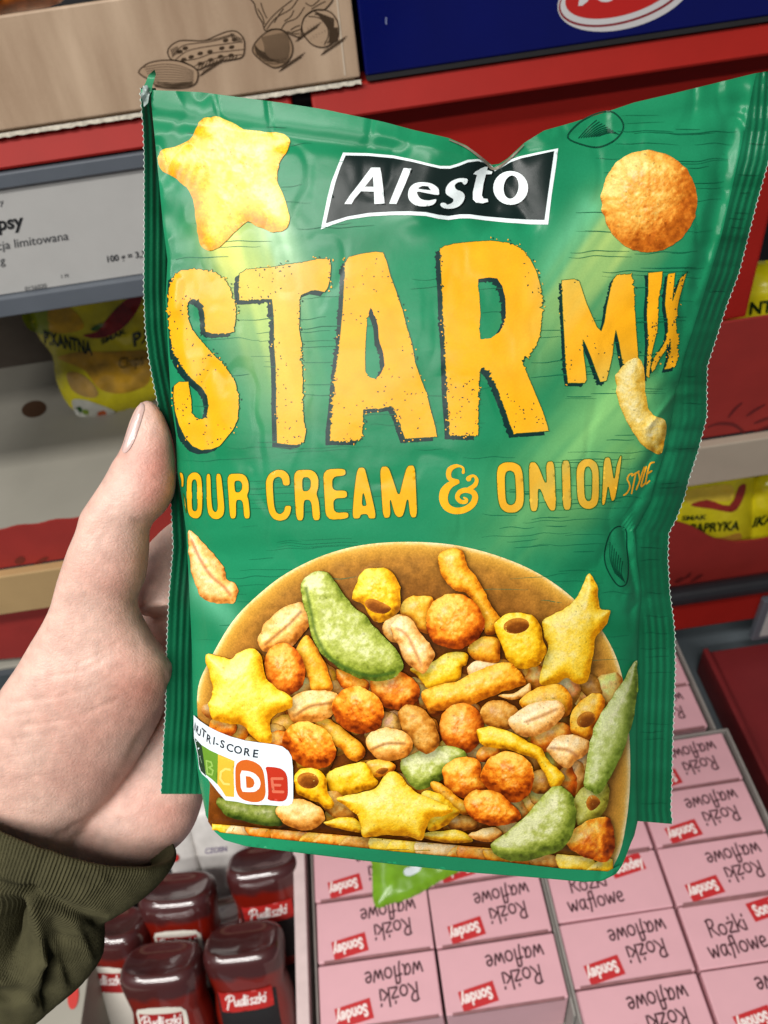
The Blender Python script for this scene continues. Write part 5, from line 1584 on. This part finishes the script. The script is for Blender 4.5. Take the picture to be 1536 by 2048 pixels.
# front lip with an uneven cut upper edge
xs = np.linspace(-.66, -.03, 90)
top = -.558 + .0014 * np.sin(xs * 14) + .0012 * np.sin(xs * 160)
lip = []
for x, t in zip(xs, top):
    lip.append([(x, .6355, -.612 + 1.5), (x, .6355, t + 1.5), (x, .6385, t + 1.5), (x, .6385, -.612 + 1.5)])
V = np.array(lip).reshape(-1, 3)
i, j = np.meshgrid(np.arange(3), np.arange(len(xs) - 1)); a_ = (j * 4 + i).ravel()
put('front_lip', V, np.stack([a_, a_ + 4, a_ + 5, a_ + 1], 1)[:, ::-1], red_card, bt_, False)
fl_ = on_z(-.6088)
decal('finger_hole', [ellipse(68, 818, 25, 16.5, -12, 30)], fl_, (74, 50, 32), bt_, off=0.0004, mat=INK, g=8)
lipm = on_y(.6354)
decal('leaf_print', [catmull([(30, 1120), (42, 1112), (50, 1118), (44, 1128), (32, 1128)], 3)], lipm, (110, 34, 24), bt_, off=0.0003, mat=INK)
decal('leaf_print', [catmull([(68, 1128), (84, 1116), (97, 1114), (88, 1124), (74, 1129)], 3)], lipm, (110, 34, 24), bt_, off=0.0003, mat=INK)
ribbons('line_print', [[(0, 1140), (60, 1136), (118, 1130)]], lipm, (120, 36, 26), 3, bt_, off=0.0003, mat=INK)


def chipcol(p):
    n = fbm(p, 70, 3, 3)
    t = np.clip(0.5 + n, 0, 1)[:, None]
    return s2l((206, 194, 20)) * (1 - t) + s2l((232, 218, 44)) * t


cm = plane_map(W(-.35, .905, -.605), (0, -1, .30))
chip, cmap = pillow('chip_bag', [(52, 560), (200, 470), (400, 440), (460, 560), (440, 700), (400, 770), (310, 800), (240, 828), (180, 834), (138, 812), (112, 760), (104, 710), (70, 660)], cm, .035, chipcol, CHIPFILM,
                    'yellow-green chip bag with a red chilli print, in the white tray at left', 'chip bag', seed=3)
ZC = lambda pts: zl(pts, 4.8, 0, 560)
CH = lambda nm, pts, rgb, o=0.0006, n=0.3: decal(nm, [catmull(ZC(pts), 4)], cmap, rgb, chip, off=o, mat=CHIPFILM, g=7, colf=flat(rgb, n, 20, 5))
CH('green_print', [(220, 300), (460, 280), (470, 430), (450, 520), (330, 500), (250, 440)], (150, 164, 30))
CH('crisp_print', [(560, 740), (760, 690), (1000, 690), (1250, 680), (1420, 700), (1440, 960), (1300, 1060), (1100, 1090), (950, 1040), (860, 930), (800, 860), (640, 790)], (196, 150, 42), 0.0005, 0.7)
CH('potato_print', [(470, 270), (600, 250), (700, 290), (780, 380), (800, 460), (700, 500), (560, 510), (470, 470)], (206, 160, 24), 0.0007, 0.6)
CH('chilli_print', [(800, 530), (920, 500), (990, 420), (1100, 290), (1220, 180), (1320, 110), (1370, 120), (1350, 230), (1260, 380), (1140, 490), (1000, 550), (880, 560)], (142, 30, 30), 0.0009, 0.6)
CH('leaf_print', [(870, 470), (930, 430), (990, 420), (960, 470), (900, 490)], (70, 110, 40), 0.001)
CH('seal_print', [(640, 900), (740, 890), (860, 960), (940, 1080), (900, 1130), (780, 1110), (680, 1040)], (176, 140, 70), 0.001, 0.5)
CH('score_print', [(690, 1160), (800, 1150), (960, 1200), (1100, 1260), (1040, 1290), (860, 1310), (740, 1300)], (196, 196, 186), 0.001)
CH('score_field', [(715, 1240), (760, 1215), (790, 1240), (770, 1290), (730, 1290)], (40, 80, 40), 0.0013)
CH('score_field', [(800, 1245), (850, 1255), (840, 1300), (780, 1295)], (120, 150, 40), 0.0013)
CH('score_field', [(940, 1270), (1000, 1255), (1020, 1290), (940, 1308)], (196, 90, 40), 0.0013)
DG = (24, 46, 20)
for s, a, ex, ey in [('PIKANTNA', (88, 686), (17, 4.2), (-3, -36)), ('PAPRYKA', (266, 694), (30, -12), (-4, -36)), ('SMAK', (203, 689), (16.5, -7.5), (-3, -13))]:
    text('bag_lettering', s, a, np.array(ex) * 1.15, ey, cmap, DG, chip, bold=.035, off=0.0012, mat=CHIPFILM)
text('bag_lettering', 'Chips', (237, 738), (22, -4), (-1, -31), cmap, (70, 60, 14), chip, bold=.0, off=0.0012, mat=CHIPFILM)

# ---- left bay: third level
s3 = thing('store_shelf', 'grey board shelf low behind the hand at left edge', 'shelf', tuple(W(-.4, .66, -.80)))
box('shelf_deck', -.75, -.16, .655, 1.1, -.812, -.806, greycard, s3)
rt = thing('red_tray', 'plain red tray under the sand coloured shelf edge at left', 'display tray', tuple(W(-.45, .66, -.78)))
put('front_wall', [W(-.75, .650, -.675), W(-.395, .650, -.675), W(-.36, .650, -.80), W(-.75, .650, -.705 - .05), W(-.75, .653, -.675), W(-.395, .653, -.675), W(-.36, .653, -.80), W(-.75, .653, -.755)], [(0, 3, 2, 1), (4, 5, 6, 7), (0, 1, 5, 4), (1, 2, 6, 5), (2, 3, 7, 6), (3, 0, 4, 7)], red_card, rt, False)

# ---- right bay
s4 = thing('store_shelf', 'beige shelf edge right of the pouch', 'shelf', tuple(W(.4, .62, -.62)))
box('shelf_front', -.008, .75, .622, .634, -.6315, -.5765, beige, s4)
box('shelf_deck', -.008, .75, .6345, 1.15, -.586, -.5775, dark, s4)
tr = thing('red_display_tray', 'tall red display tray with a smiling line drawing, right of the pouch', 'display tray', tuple(W(.35, .63, -.576)))
box('front_wall', -.004, .60, .636, .639, -.5760, -.434, red_card, tr, b=.0008)
box('side_wall', .6005, .6035, .636, .90, -.5760, -.38, red_card, tr, b=.0008)
box('tray_floor', -.004, .60, .6395, .90, -.5760, -.5735, red_card, tr, b=0)
trm = on_y(.636)
ZQ = lambda pts: zl(pts, 2.694, 1240, 480)
ribbons('face_drawing', [catmull(ZQ(q), 4, False) for q in [[(470, 1010), (530, 990), (610, 995), (660, 1030), (670, 1048)], [(580, 960), (620, 910), (660, 875)], [(680, 950), (730, 915), (785, 885)], [(720, 1035), (790, 1010), (850, 990)], [(720, 990), (770, 970), (830, 950)]]], trm, (104, 24, 24), [7, 6, 6, 6, 6], tr, off=0.0003, mat=INK, taper=True)
cm2 = plane_map(W(.40, .70, -.50), (0, -1, .15))
chip2, cmap2 = pillow('chip_bag', [(1455, 540), (1560, 520), (1680, 540), (1690, 640), (1600, 720), (1480, 720), (1440, 620)], cm2, .035, chipcol, CHIPFILM, 'yellow-green chip bag at the right frame edge, in the tall red tray', 'chip bag', seed=5)
text('bag_lettering', 'NTNA', (1497, 629), (34, -4), (4, -34), cmap2, DG, chip2, bold=.035, off=0.0012, mat=CHIPFILM)
decal('crisp_print', [[(1470, 650), (1560, 642), (1640, 640), (1640, 700), (1480, 700)]], cmap2, (176, 140, 40), chip2, off=.0008, mat=CHIPFILM, g=8)

s5 = thing('store_shelf', 'red shelf edge with a black bumper bar, low right of the pouch', 'shelf', tuple(W(.4, .62, -.85)))
box('red_front', -.008, .75, .620, .634, -.897, -.834, red_metal, s5, b=.004)
box('shelf_deck', -.008, .75, .6345, 1.15, -.842, -.834, dark, s5)
def tube(name, a, b, r, mat, parent, n=16):
    a, b = np.array(a), np.array(b)
    d = (b - a) / np.linalg.norm(b - a)
    u = np.cross(d, (0, 0, 1.0)); u /= np.linalg.norm(u); v = np.cross(d, u)
    th_ = np.linspace(0, 2 * math.pi, n, endpoint=False)
    R_ = r * (np.cos(th_)[:, None] * u + np.sin(th_)[:, None] * v)
    Fc = [(k, (k + 1) % n, n + (k + 1) % n, n + k) for k in range(n)] + [tuple(range(n))[::-1], tuple(range(n, 2 * n))]
    return put(name, np.vstack([a + R_, b + R_]), Fc, mat, parent, False)
tube('bumper_bar', W(-.008, .6155, -.8155), W(.75, .6155, -.8145), .0125, black_m, s5)
tr3 = thing('wavy_red_tray', 'red tray with a wavy lip in front of chip bags, lower right of the pouch', 'display tray', tuple(W(.4, .63, -.83)))
xs = np.linspace(.02, .62, 80)
top = np.interp(xs, [.02, .30, .33, .36, .39, .42, .45, .62], [-.69, -.690, -.697, -.715, -.742, -.755, -.757, -.745])
lip = [[(x, .637, -.834 + 1.5), (x, .637, t + 1.5), (x, .640, t + 1.5), (x, .640, -.834 + 1.5)] for x, t in zip(xs, top)]
V = np.array(lip).reshape(-1, 3)
i, j = np.meshgrid(np.arange(3), np.arange(len(xs) - 1)); a_ = (j * 4 + i).ravel()
put('front_lip', V, np.stack([a_, a_ + 4, a_ + 5, a_ + 1], 1)[:, ::-1], red_card, tr3, False)
box('tray_floor', .02, .62, .6405, .92, -.8335, -.831, red_card, tr3, b=0)
decal('leaf_print', [catmull(ZQ(q), 3) for q in [[(340, 1830), (365, 1800), (385, 1790), (375, 1815)], [(375, 1845), (420, 1805), (450, 1800), (420, 1830)], [(290, 1840), (330, 1815), (345, 1830), (310, 1850)]]], on_y(.637), (104, 26, 24), tr3, off=0.0003, mat=INK, g=6)
cm3 = plane_map(W(.40, .68, -.80), (0, -1, .12))
chip3, cmap3 = pillow('chip_bag', [(1250, 900), (1380, 930), (1500, 920), (1512, 1000), (1500, 1090), (1420, 1140), (1300, 1130), (1240, 1040)], cm3, .03, chipcol, CHIPFILM, 'yellow-green chip bag with black lettering, behind the wavy red tray lip', 'chip bag', seed=8)
decal('crisp_print', [catmull(ZQ([(350, 1360), (450, 1330), (600, 1320), (600, 1400), (480, 1410), (370, 1420)]), 3)], cmap3, (214, 186, 60), chip3, off=.0006, mat=CHIPFILM, g=7)
decal('chilli_print', [catmull(ZQ([(380, 1430), (470, 1400), (590, 1430), (640, 1330), (680, 1320), (660, 1400), (610, 1465), (500, 1450)]), 3)], cmap3, (150, 44, 34), chip3, off=.0008, mat=CHIPFILM, g=7)
decal('crisp_print', [catmull(ZQ([(440, 1620), (560, 1600), (650, 1580), (640, 1650), (560, 1680), (480, 1660)]), 3)], cmap3, (200, 150, 60), chip3, off=.0008, mat=CHIPFILM, g=7)
text('bag_lettering', 'SMAK', ZQ([(330, 1512)])[0], (19, -1.0), (3, -13), cmap3, DG, chip3, bold=.03, off=0.0012, mat=CHIPFILM)
text('bag_lettering', 'NA PAPRYKA', ZQ([(262, 1585)])[0], (23.5, -1.5), (5, -25), cmap3, DG, chip3, bold=.035, off=0.0012, mat=CHIPFILM)
chip4, cmap4 = pillow('chip_bag', [(1500, 960), (1580, 930), (1650, 960), (1650, 1120), (1540, 1130), (1488, 1080)], plane_map(W(.46, .69, -.80), (0, -1, .12)), .03, chipcol, CHIPFILM, 'green chip bag cut off at the right frame edge, behind the wavy red lip', 'chip bag', seed=9)
text('bag_lettering', 'IKANTNA', (1503, 1055), (26, -6), (10, -28), cmap4, DG, chip4, bold=.035, off=0.0012, mat=CHIPFILM)

# ---- right divider and price holder low at right
shaded_red = surface('shaded_red_enamel', (122, 34, 36), rough=0.5, var=0.08, scale=20)  # divider's red darkened, the shade of the shelf put into its colour
dv = thing('red_divider', 'red divider wall with painted-in shade, beside the pink boxes at right', 'divider', tuple(W(.42, .5, -1.0)))
box('divider_panel', .405, .412, .20, .619, -1.0, -.945, shaded_red, dv)
box('divider_ledge', .4125, .62, .20, .619, -.965, -.955, shaded_red, dv)
ph = thing('price_holder', 'grey plastic price holder on the red shelf edge at right frame edge', 'price holder', tuple(W(.475, .612, -.91)))
box('holder_back', .4630, .56, .608, .6185, -.928, -.845, rail_m, ph, b=.002)
box('holder_card', .4720, .55, .6065, .6078, -.918, -.856, lab_m, ph, b=.0004)

# ================================================================== LOW BIN: pink boxes, bottles
ls = thing('store_shelf', 'blue-grey steel bin shelf under the pink boxes and bottles', 'shelf', tuple(W(0, .4, -1.01)))
box('shelf_deck', -.75, .75, .02, .80, -1.013, -1.004, steel, ls)
pink = surface('pink_carton_board', (224, 172, 180), rough=0.5, var=0.035, scale=30, bump=0.03, bscale=300)
flap_m = surface('carton_flap_edge', (150, 104, 106), rough=0.7, var=0.15, scale=90)
BW, BD, BH = .1205, .0592, .098


def make_box():
    root = thing('wafer_box', '', 'box')
    me = make_mesh('carton', *bevel_box(-BW / 2, BW / 2, -BD / 2, BD / 2, 0, BH, .0012, 2), pink, False)
    link('carton', me, root)
    me = make_mesh('flap', *bevel_box(-BW / 2 + .004, BW / 2 - .006, BD / 2 - .0016, BD / 2 + .0008, BH - .004, BH + .0005, .0003, 1), flap_m, False)
    link('flap', me, root)
    loc = lambda p, off=0.0: np.column_stack([np.atleast_2d(p) * 1.0, np.full(len(np.atleast_2d(p)), BH + 0.0001 + 0) + off])
    def local(name, V, Fc, rgb, parent):
        return link(name, make_mesh(name, V, Fc, INK, False, np.tile(s2l(rgb), (len(V), 1))), parent)
    def rb(name, paths, w, rgb, parent, off):
        Vs_, Fs_, o_ = [], [], 0
        for k, path in enumerate(paths):
            A, B = ribbon_pts(path, w)
            n = len(A)
            Vs_.append(loc(np.vstack([A, B]), off + 5e-6 * k))
            i_ = np.arange(n - 1)
            Fs_.append(np.stack([o_ + i_, o_ + n + i_, o_ + n + i_ + 1, o_ + i_ + 1], 1))
            o_ += 2 * n
        return local(name, np.vstack(Vs_), np.vstack(Fs_), rgb, parent)
    ink = (70, 36, 44)
    x0, y0 = -BW / 2, -BD / 2
    h1 = .0098
    rb('title_lettering', hand_paths('Rożki', (x0 + .185 * BW, y0 + .46 * BD), (h1, .0006), (-.0004, h1)), .0019, ink, root, .00015)
    rb('title_lettering', hand_paths('waflowe', (x0 + .125 * BW, y0 + .14 * BD), (h1 * .98, .0006), (-.0004, h1)), .0019, ink, root, .00015)
    a = math.radians(9)
    ex, ey = np.array((math.cos(a), math.sin(a))), np.array((-math.sin(a), math.cos(a)))
    c = np.array((x0 + .72 * BW, y0 + .79 * BD))
    w2, h2 = .0182, .0092
    q = [c - ex * w2 - ey * h2, c + ex * w2 - ey * h2, c + ex * w2 + ey * h2, c - ex * w2 + ey * h2]
    q[2][1] = min(q[2][1], BD / 2 - .0008); q[3][1] = min(q[3][1], BD / 2 - .0008)
    patch = local('brand_patch', loc(np.array(q), .0001), [(0, 1, 2, 3)], (196, 40, 44), root)
    V, Fc = text2d('Sondey', .045)
    V = (V - V.mean(0) * (1, 0)) * (.0108, .0150)
    P = c + V[:, :1] * ex + (V[:, 1:2] - .0048) * ey
    local('brand_lettering', loc(P, .0003), Fc, (244, 226, 222), patch)
    return root


proto = make_box()
G_BOX = 'pink wafer boxes laid in the low trays'
used = [False]


def place_box(x, y, flip, label, dz=0.0, rz=0.0):
    o = proto if not used[0] else copy_tree(proto)
    used[0] = True
    o.location = W(x, y, -.9 - BH + dz)
    o.rotation_euler = (0, 0, (math.pi if flip else 0) + rz)
    o['label'], o['group'], o['category'] = label, G_BOX, 'box'
    return o


yl = lambda r: .312 + (r) * .0615
rj = random.Random(3)
cols = [('left', -.0755), ('second', .0475)]
rows_ = {-1: 'front', 0: 'second', 1: 'third'}
for ci, (cn, x) in enumerate(cols):
    for r in range(-1, 3):
        nm = {(0, -1): 'pink wafer box in the left column, nearest the camera at bottom', (0, 0): 'pink wafer box in the left column with the green pack tip over its lettering', (0, 1): 'pink wafer box in the left column touching the pouch, left of the green pack', (0, 2): 'pink wafer box in the left column hidden mostly behind the pouch edge',
              (1, -1): 'pink wafer box in the second column, front one above bare steel', (1, 0): 'pink wafer box in the second column, right of the green pack', (1, 1): 'pink wafer box in the second column, mostly under the green pack', (1, 2): 'pink wafer box in the second column, behind the green pack and pouch'}[(ci, r)]
        place_box(x + rj.uniform(-.0006, .0006), yl(r) - (0 if ci == 0 else .001), True, nm, dz=rj.uniform(-.001, .0006), rz=math.radians(rj.uniform(-.5, .5)))
yr = lambda r: .317 + r * .061
for ci, (cn, x) in enumerate([('third', .1755), ('right', .3005)]):
    for r in range(-2, 6):
        if ci == 0 and r > 2:
            continue
        flip = not ((ci == 0 and r == 0) or (ci == 1 and r == -1))
        lab_ = {(0, 0): 'pink wafer box with upright lettering just below the pouch corner', (1, -1): 'pink wafer box with upright lettering at the right frame edge', (0, -1): 'pink wafer box in the third column, in front of the upright one', (0, -2): 'pink wafer box in the third column, cut off at the bottom of the frame',
                (1, -2): 'pink wafer box cut off in the lower right corner', (0, 1): 'pink wafer box in the third column, half hidden by the pouch corner', (0, 2): 'pink wafer box in the third column, only a sliver beside the pouch', (1, 0): 'pink wafer box in the right column, behind the upright one at the edge', (1, 1): 'pink wafer box in the right column, level with the lower tip of the pouch seal', (1, 2): 'pink wafer box in the right column, rear one of the near tray',
                (1, 3): 'pink wafer box in the far tray, front one, with lettering cut by the pouch seal', (1, 4): 'pink wafer box in the far tray, middle one, blank part showing', (1, 5): 'pink wafer box in the far tray, farthest one under the red shelf edge'}[(ci, r)]
        far = r >= 3
        place_box(x + (-.012 if far else 0) + rj.uniform(-.0006, .0006), yr(r) + (.010 if far else 0), flip, lab_, dz=rj.uniform(-.001, .0006), rz=math.radians(rj.uniform(-.5, .5)))


def open_tray(label, x0, x1, y0, y1, z1, mat, t=.0022, back=True):
    r = thing('carton_tray', label, 'tray', tuple(W((x0 + x1) / 2, (y0 + y1) / 2, -1.003)))
    box('tray_wall', x0, x0 + t, y0, y1, -1.0035, z1, mat, r, b=.0005)
    box('tray_wall', x1 - t, x1, y0, y1, -1.0035, z1, mat, r, b=.0005)
    if back:
        box('tray_wall', x0 + t + .0002, x1 - t - .0002, y1 - t, y1, -1.0035, z1, mat, r, b=.0005)
    box('tray_floor', x0 + t + .0002, x1 - t - .0002, y0, y1 - t - .0002, -1.0035, -1.0015, mat, r, b=0)
    return r


traym = surface('grey_tray_board', (150, 146, 140), rough=0.7, var=0.08, scale=60)
traym2 = surface('pale_tray_board', (214, 192, 190), rough=0.7, var=0.08, scale=60)
open_tray('grey board tray holding the left two columns of pink boxes', -.1405, .1118, .205, .498, -.905, traym)
open_tray('grey board tray holding the right columns of pink boxes', .1125, .3690, .13, .4725, -.897, traym)
open_tray('grey board tray far back at right holding three pink boxes', .215, .3560, .474, .668, -.897, traym)
# pale side wall of the bottle tray, seen from above
ow = thing('bottle_tray', 'pale pink board side of the tray between bottles and pink boxes', 'tray', tuple(W(-.15, .3, -1.0)))
box('side_wall', -.1585, -.1455, .10, .50, -1.003, -.893, traym2, ow, b=.001)
box('tray_floor', -.3800, -.1590, .10, .468, -1.0035, -.9985, dark, ow, b=0)
box('back_wall', -.60, -.1590, .47, .475, -1.003, -.90, traym2, ow, b=.001)
# red and white patterned wall far left
bl = thing('dotted_white_wall', 'white board side with a red dot below the sleeve', 'tray', tuple(W(-.42, .25, -1.0)))
box('side_wall', -.46, -.3815, .10, .44, -1.003, -.905, greycard, bl, b=.001)
decal('red_dot_print', [ellipse(146, 1992, 11, 27, 4, 24)], on_z(-.9045), (196, 52, 44), bl, off=0.0006, mat=INK)

# ---- sauce bottles, standing on their caps so the broad base is up
ket = bpy.data.materials.new('sauce_in_clear_plastic')
nt, bs = nodes(ket)
N, L = nt.nodes, nt.links
tc = N.new('ShaderNodeTexCoord'); sx = N.new('ShaderNodeSeparateXYZ')
L.new(tc.outputs['Object'], sx.inputs[0])
nz = N.new('ShaderNodeTexNoise'); nz.inputs['Scale'].default_value = 45
L.new(tc.outputs['Object'], nz.inputs[0])
ma = N.new('ShaderNodeMath'); ma.operation = 'MULTIPLY_ADD'; ma.inputs[1].default_value = 0.016
L.new(nz.outputs[0], ma.inputs[0]); L.new(sx.outputs['Z'], ma.inputs[2])
mr = N.new('ShaderNodeMapRange'); mr.inputs['From Min'].default_value = .155; mr.inputs['From Max'].default_value = .161
L.new(ma.outputs[0], mr.inputs[0])
rp = N.new('ShaderNodeValToRGB')
rp.color_ramp.elements[0].color = (*s2l((118, 20, 6)), 1); rp.color_ramp.elements[1].color = (*s2l((70, 28, 28)), 1)
L.new(mr.outputs[0], rp.inputs[0]); L.new(rp.outputs[0], bs.inputs['Base Color'])
bs.inputs['Roughness'].default_value = 0.35; bs.inputs['Coat Weight'].default_value = 1.0; bs.inputs['Coat Roughness'].default_value = 0.02; bs.inputs['Coat IOR'].default_value = 1.7
HB = .175
PROF = [(.045, .024, .014), (.05, .031, .021), (.06, .034, .0235), (.095, .0350, .0240), (.112, .0335, .0228), (.126, .0325, .0218), (.142, .0345, .0230), (.158, .0362, .0242), (.167, .0358, .0240), (.172, .0340, .0222), (.1748, .0312, .0195), (.1742, .0275, .0165), (.1712, .018, .011), (.170, .006, .004), (.1698, .0003, .0002)]
PROF = [(z, a * 1.17, b * 1.2) for z, a, b in PROF]
PF = catmull(np.array(PROF), 4, False)


def radii(z):
    k = PF[:, 0].argmax()
    return np.interp(z, PF[:k, 0], PF[:k, 1]), np.interp(z, PF[:k, 0], PF[:k, 2])


def bottle_pt(x, z, off):
    a, b = radii(z)
    a, b = a + off, b + off
    q = np.clip(np.abs(x) / a, 0, .995)
    return np.stack([x, -b * (1 - q ** 3.0) ** (1 / 3.0) - 0.0002, z], 1)


def make_bottle(dark_label):
    root = thing('sauce_bottle', '', 'bottle')
    n = 56
    th_ = np.linspace(0, 2 * math.pi, n, endpoint=False)
    e = 2 / 3.0
    V = np.vstack([np.stack([np.sign(np.cos(th_)) * np.abs(np.cos(th_)) ** e * a, np.sign(np.sin(th_)) * np.abs(np.sin(th_)) ** e * b, np.full(n, z)], 1) for z, a, b in PF])
    m = len(PF)
    i_, j_ = np.meshgrid(np.arange(n), np.arange(m - 1))
    a1, b1 = (j_ * n + i_).ravel(), (j_ * n + (i_ + 1) % n).ravel()
    Fq_ = np.stack([a1, b1, b1 + n, a1 + n], 1)
    link('bottle_body', make_mesh('bottle_body', V, Fq_, ket, True), root)
    def sheet(name, poly, rgb, off, parent, g=.003):
        V2, T = fill([np.array(poly)], (), g)
        P = bottle_pt(V2[:, 0], V2[:, 1], off)
        nn_ = np.cross(P[T[0, 1]] - P[T[0, 0]], P[T[0, 2]] - P[T[0, 0]])
        if nn_[1] > 0:
            T = T[:, ::-1]
        return link(name, make_mesh(name, P, T, INK, True, np.tile(s2l(rgb), (len(V2), 1))), parent)
    if dark_label:
        lb = sheet('label', [(-.030, .064), (.030, .064), (.031, .130), (.0, .134), (-.031, .130)], (26, 24, 26), .0003, root)
        sheet('brand_patch', [(-.028, .110), (.027, .112), (.028, .135), (-.029, .133)], (176, 32, 28), .0007, lb)
    else:
        arch = [(-.026, .064), (.026, .064), (.0265, .131), (.023, .1375), (.010, .1405), (-.010, .1405), (-.023, .1375), (-.0265, .131)]
        lb = sheet('label', arch, (222, 216, 204), .0003, root)
        sheet('brand_patch', [(-.0235, .108), (.022, .108), (.0225, .132), (-.023, .132)], (160, 26, 26), .0007, lb)
        ribb = [np.array(q) for q in hand_paths('wola', (-.010, .066), (.006, 0), (0, .006))]
        A = []
    s_ = .0066
    Vs_, Fs_, o_ = [], [], 0
    for k, path in enumerate(hand_paths('Pudliszki', (-.0205, .117 if dark_label else .1165), (s_, .0003), (.0012, s_ * 1.05))):
        Aq, Bq = ribbon_pts(path, .0017)
        n2 = len(Aq)
        pts = np.vstack([Aq, Bq])
        Vs_.append(bottle_pt(pts[:, 0], pts[:, 1], .0010 + 5e-6 * k))
        i2 = np.arange(n2 - 1)
        Fs_.append(np.stack([o_ + i2, o_ + n2 + i2, o_ + n2 + i2 + 1, o_ + i2 + 1], 1))
        o_ += 2 * n2
    Vt = np.vstack(Vs_)
    link('brand_lettering', make_mesh('brand_lettering', Vt, np.vstack(Fs_), INK, False, np.tile(s2l((238, 226, 222)), (len(Vt), 1))), lb)
    return root


pb, pw = make_bottle(True), make_bottle(False)
ub, uw = [False], [False]
TILTB = math.radians(-31)
for x, y, zt, dk, yaw, lb_ in [(524, 1714, -.895, True, 2, 'dark red sauce bottle with black label, beside the pale tray wall'), (352, 1772, -.890, False, -6, 'dark red sauce bottle with white label, just right of the sleeve cuff'), (216, 1842, -.905, False, -14, 'dark red sauce bottle with white label, leftmost and partly behind the sleeve'),
                              (320, 1916, -.885, False, -6, 'dark red sauce bottle with white label cut off at the bottom of the frame'), (484, 1876, -.888, True, -3, 'dark red sauce bottle with black label, front one near the bottom of the frame'),
                              (436, 1822, -.95, True, 4, 'low dark sauce bottle standing in the gap between the two black-labelled ones')]:
    src, u_ = (pb, ub) if dk else (pw, uw)
    o = src if not u_[0] else copy_tree(src)
    u_[0] = True
    top = on_z(zt)(np.array([(x, y)]), np.zeros(1))[0]
    rot = Matrix.Rotation(TILTB, 3, 'X') @ Matrix.Rotation(math.radians(yaw), 3, 'Z')
    ax = np.array(rot @ Vector((0, 0, 1)))
    o.location = top - ax * HB
    o.rotation_euler = rot.to_euler()
    o['label'], o['category'], o['group'] = lb_, 'bottle', 'sauce bottles standing upside down in the low tray'

# white sauce packs further back
def mesh_map(V, Fc):
    t = BVHTree.FromPolygons([tuple(v) for v in V], [tuple(int(i) for i in f) for f in Fc])

    def f(p, off=0.0):
        out = []
        for d in ray(p):
            hit, nrm, _, dist = t.ray_cast(Vector(CAM), Vector(d / np.linalg.norm(d)), 3.0)
            if hit is None:
                hit = t.find_nearest(Vector(CAM + d * 0.9))[0]
            out.append(np.array(hit) - d / np.linalg.norm(d) * off)
        return np.array(out)
    return f


wp = surface('white_pack', (206, 202, 198), rough=0.4, var=0.12, scale=50)
for k, (x, y, sz, lb_) in enumerate([(440, 1690, .034, 'white sauce pack with violet lettering, under the pouch corner'), (356, 1712, .018, 'white sauce pack with a red tomato print, between the cuff and the bottles')]):
    c = on_z(-.93)(np.array([(x, y)]), np.zeros(1))[0]
    r = thing('sauce_pack', lb_, 'sauce pack', tuple(c - np.array([0, 0, .07])))
    n = 24
    secs = []
    for z, w in [(-.07, .9), (-.02, 1.0), (.02, 1.0), (.034, .93), (.040, .8)]:
        t_ = np.linspace(0, 2 * math.pi, n, endpoint=False)
        e = .6
        secs.append(np.stack([c[0] + np.sign(np.cos(t_)) * np.abs(np.cos(t_)) ** e * sz * w, c[1] + .02 + z * .5 + np.sign(np.sin(t_)) * np.abs(np.sin(t_)) ** e * sz * .6 * w, np.full(n, c[2] + z)], 1))
    V = np.vstack(secs + [secs[-1].mean(0)[None]])
    Fc = [(j * n + q, j * n + (q + 1) % n, (j + 1) * n + (q + 1) % n, (j + 1) * n + q) for j in range(4) for q in range(n)] + [(4 * n + q, 4 * n + (q + 1) % n, len(V) - 1) for q in range(n)]
    put('pack_body', V, Fc, wp, r, True)
    mp_ = mesh_map(V, Fc)
    if k == 0:
        text('pack_lettering', 'CZOSN', (410, 1708), (13, -1.6), (-1, -15), mp_, (110, 96, 130), r, bold=.02, off=.001)
    else:
        decal('tomato_print', [ellipse(350, 1716, 8, 8, 0, 20)], mp_, (180, 40, 34), r, off=.002, mat=INK)

# ---- green pack lying on the pink boxes, one corner towards the camera
gm = plane_map(W(0, .40, -.885), (0, -.25, 1))
gcol = lambda p: (s2l((112, 158, 34)) * (1 + 0.35 * fbm(p, 30, 6, 3))[:, None])
gp, gmap = pillow('green_pack', [(742, 1640), (744, 1730), (746, 1800), (752, 1818), (775, 1812), (830, 1792), (880, 1762), (930, 1735), (960, 1690), (940, 1640)], gm, .010, gcol, CHIPFILM, 'shiny lime green pack lying on the pink boxes, its tip below the pouch', 'pack', seed=2, g=6)
decal('white_print', [catmull([(812, 1736), (842, 1730), (838, 1742), (820, 1752), (808, 1748)], 3)], gmap, (214, 224, 226), gp, off=.0006, mat=CHIPFILM)
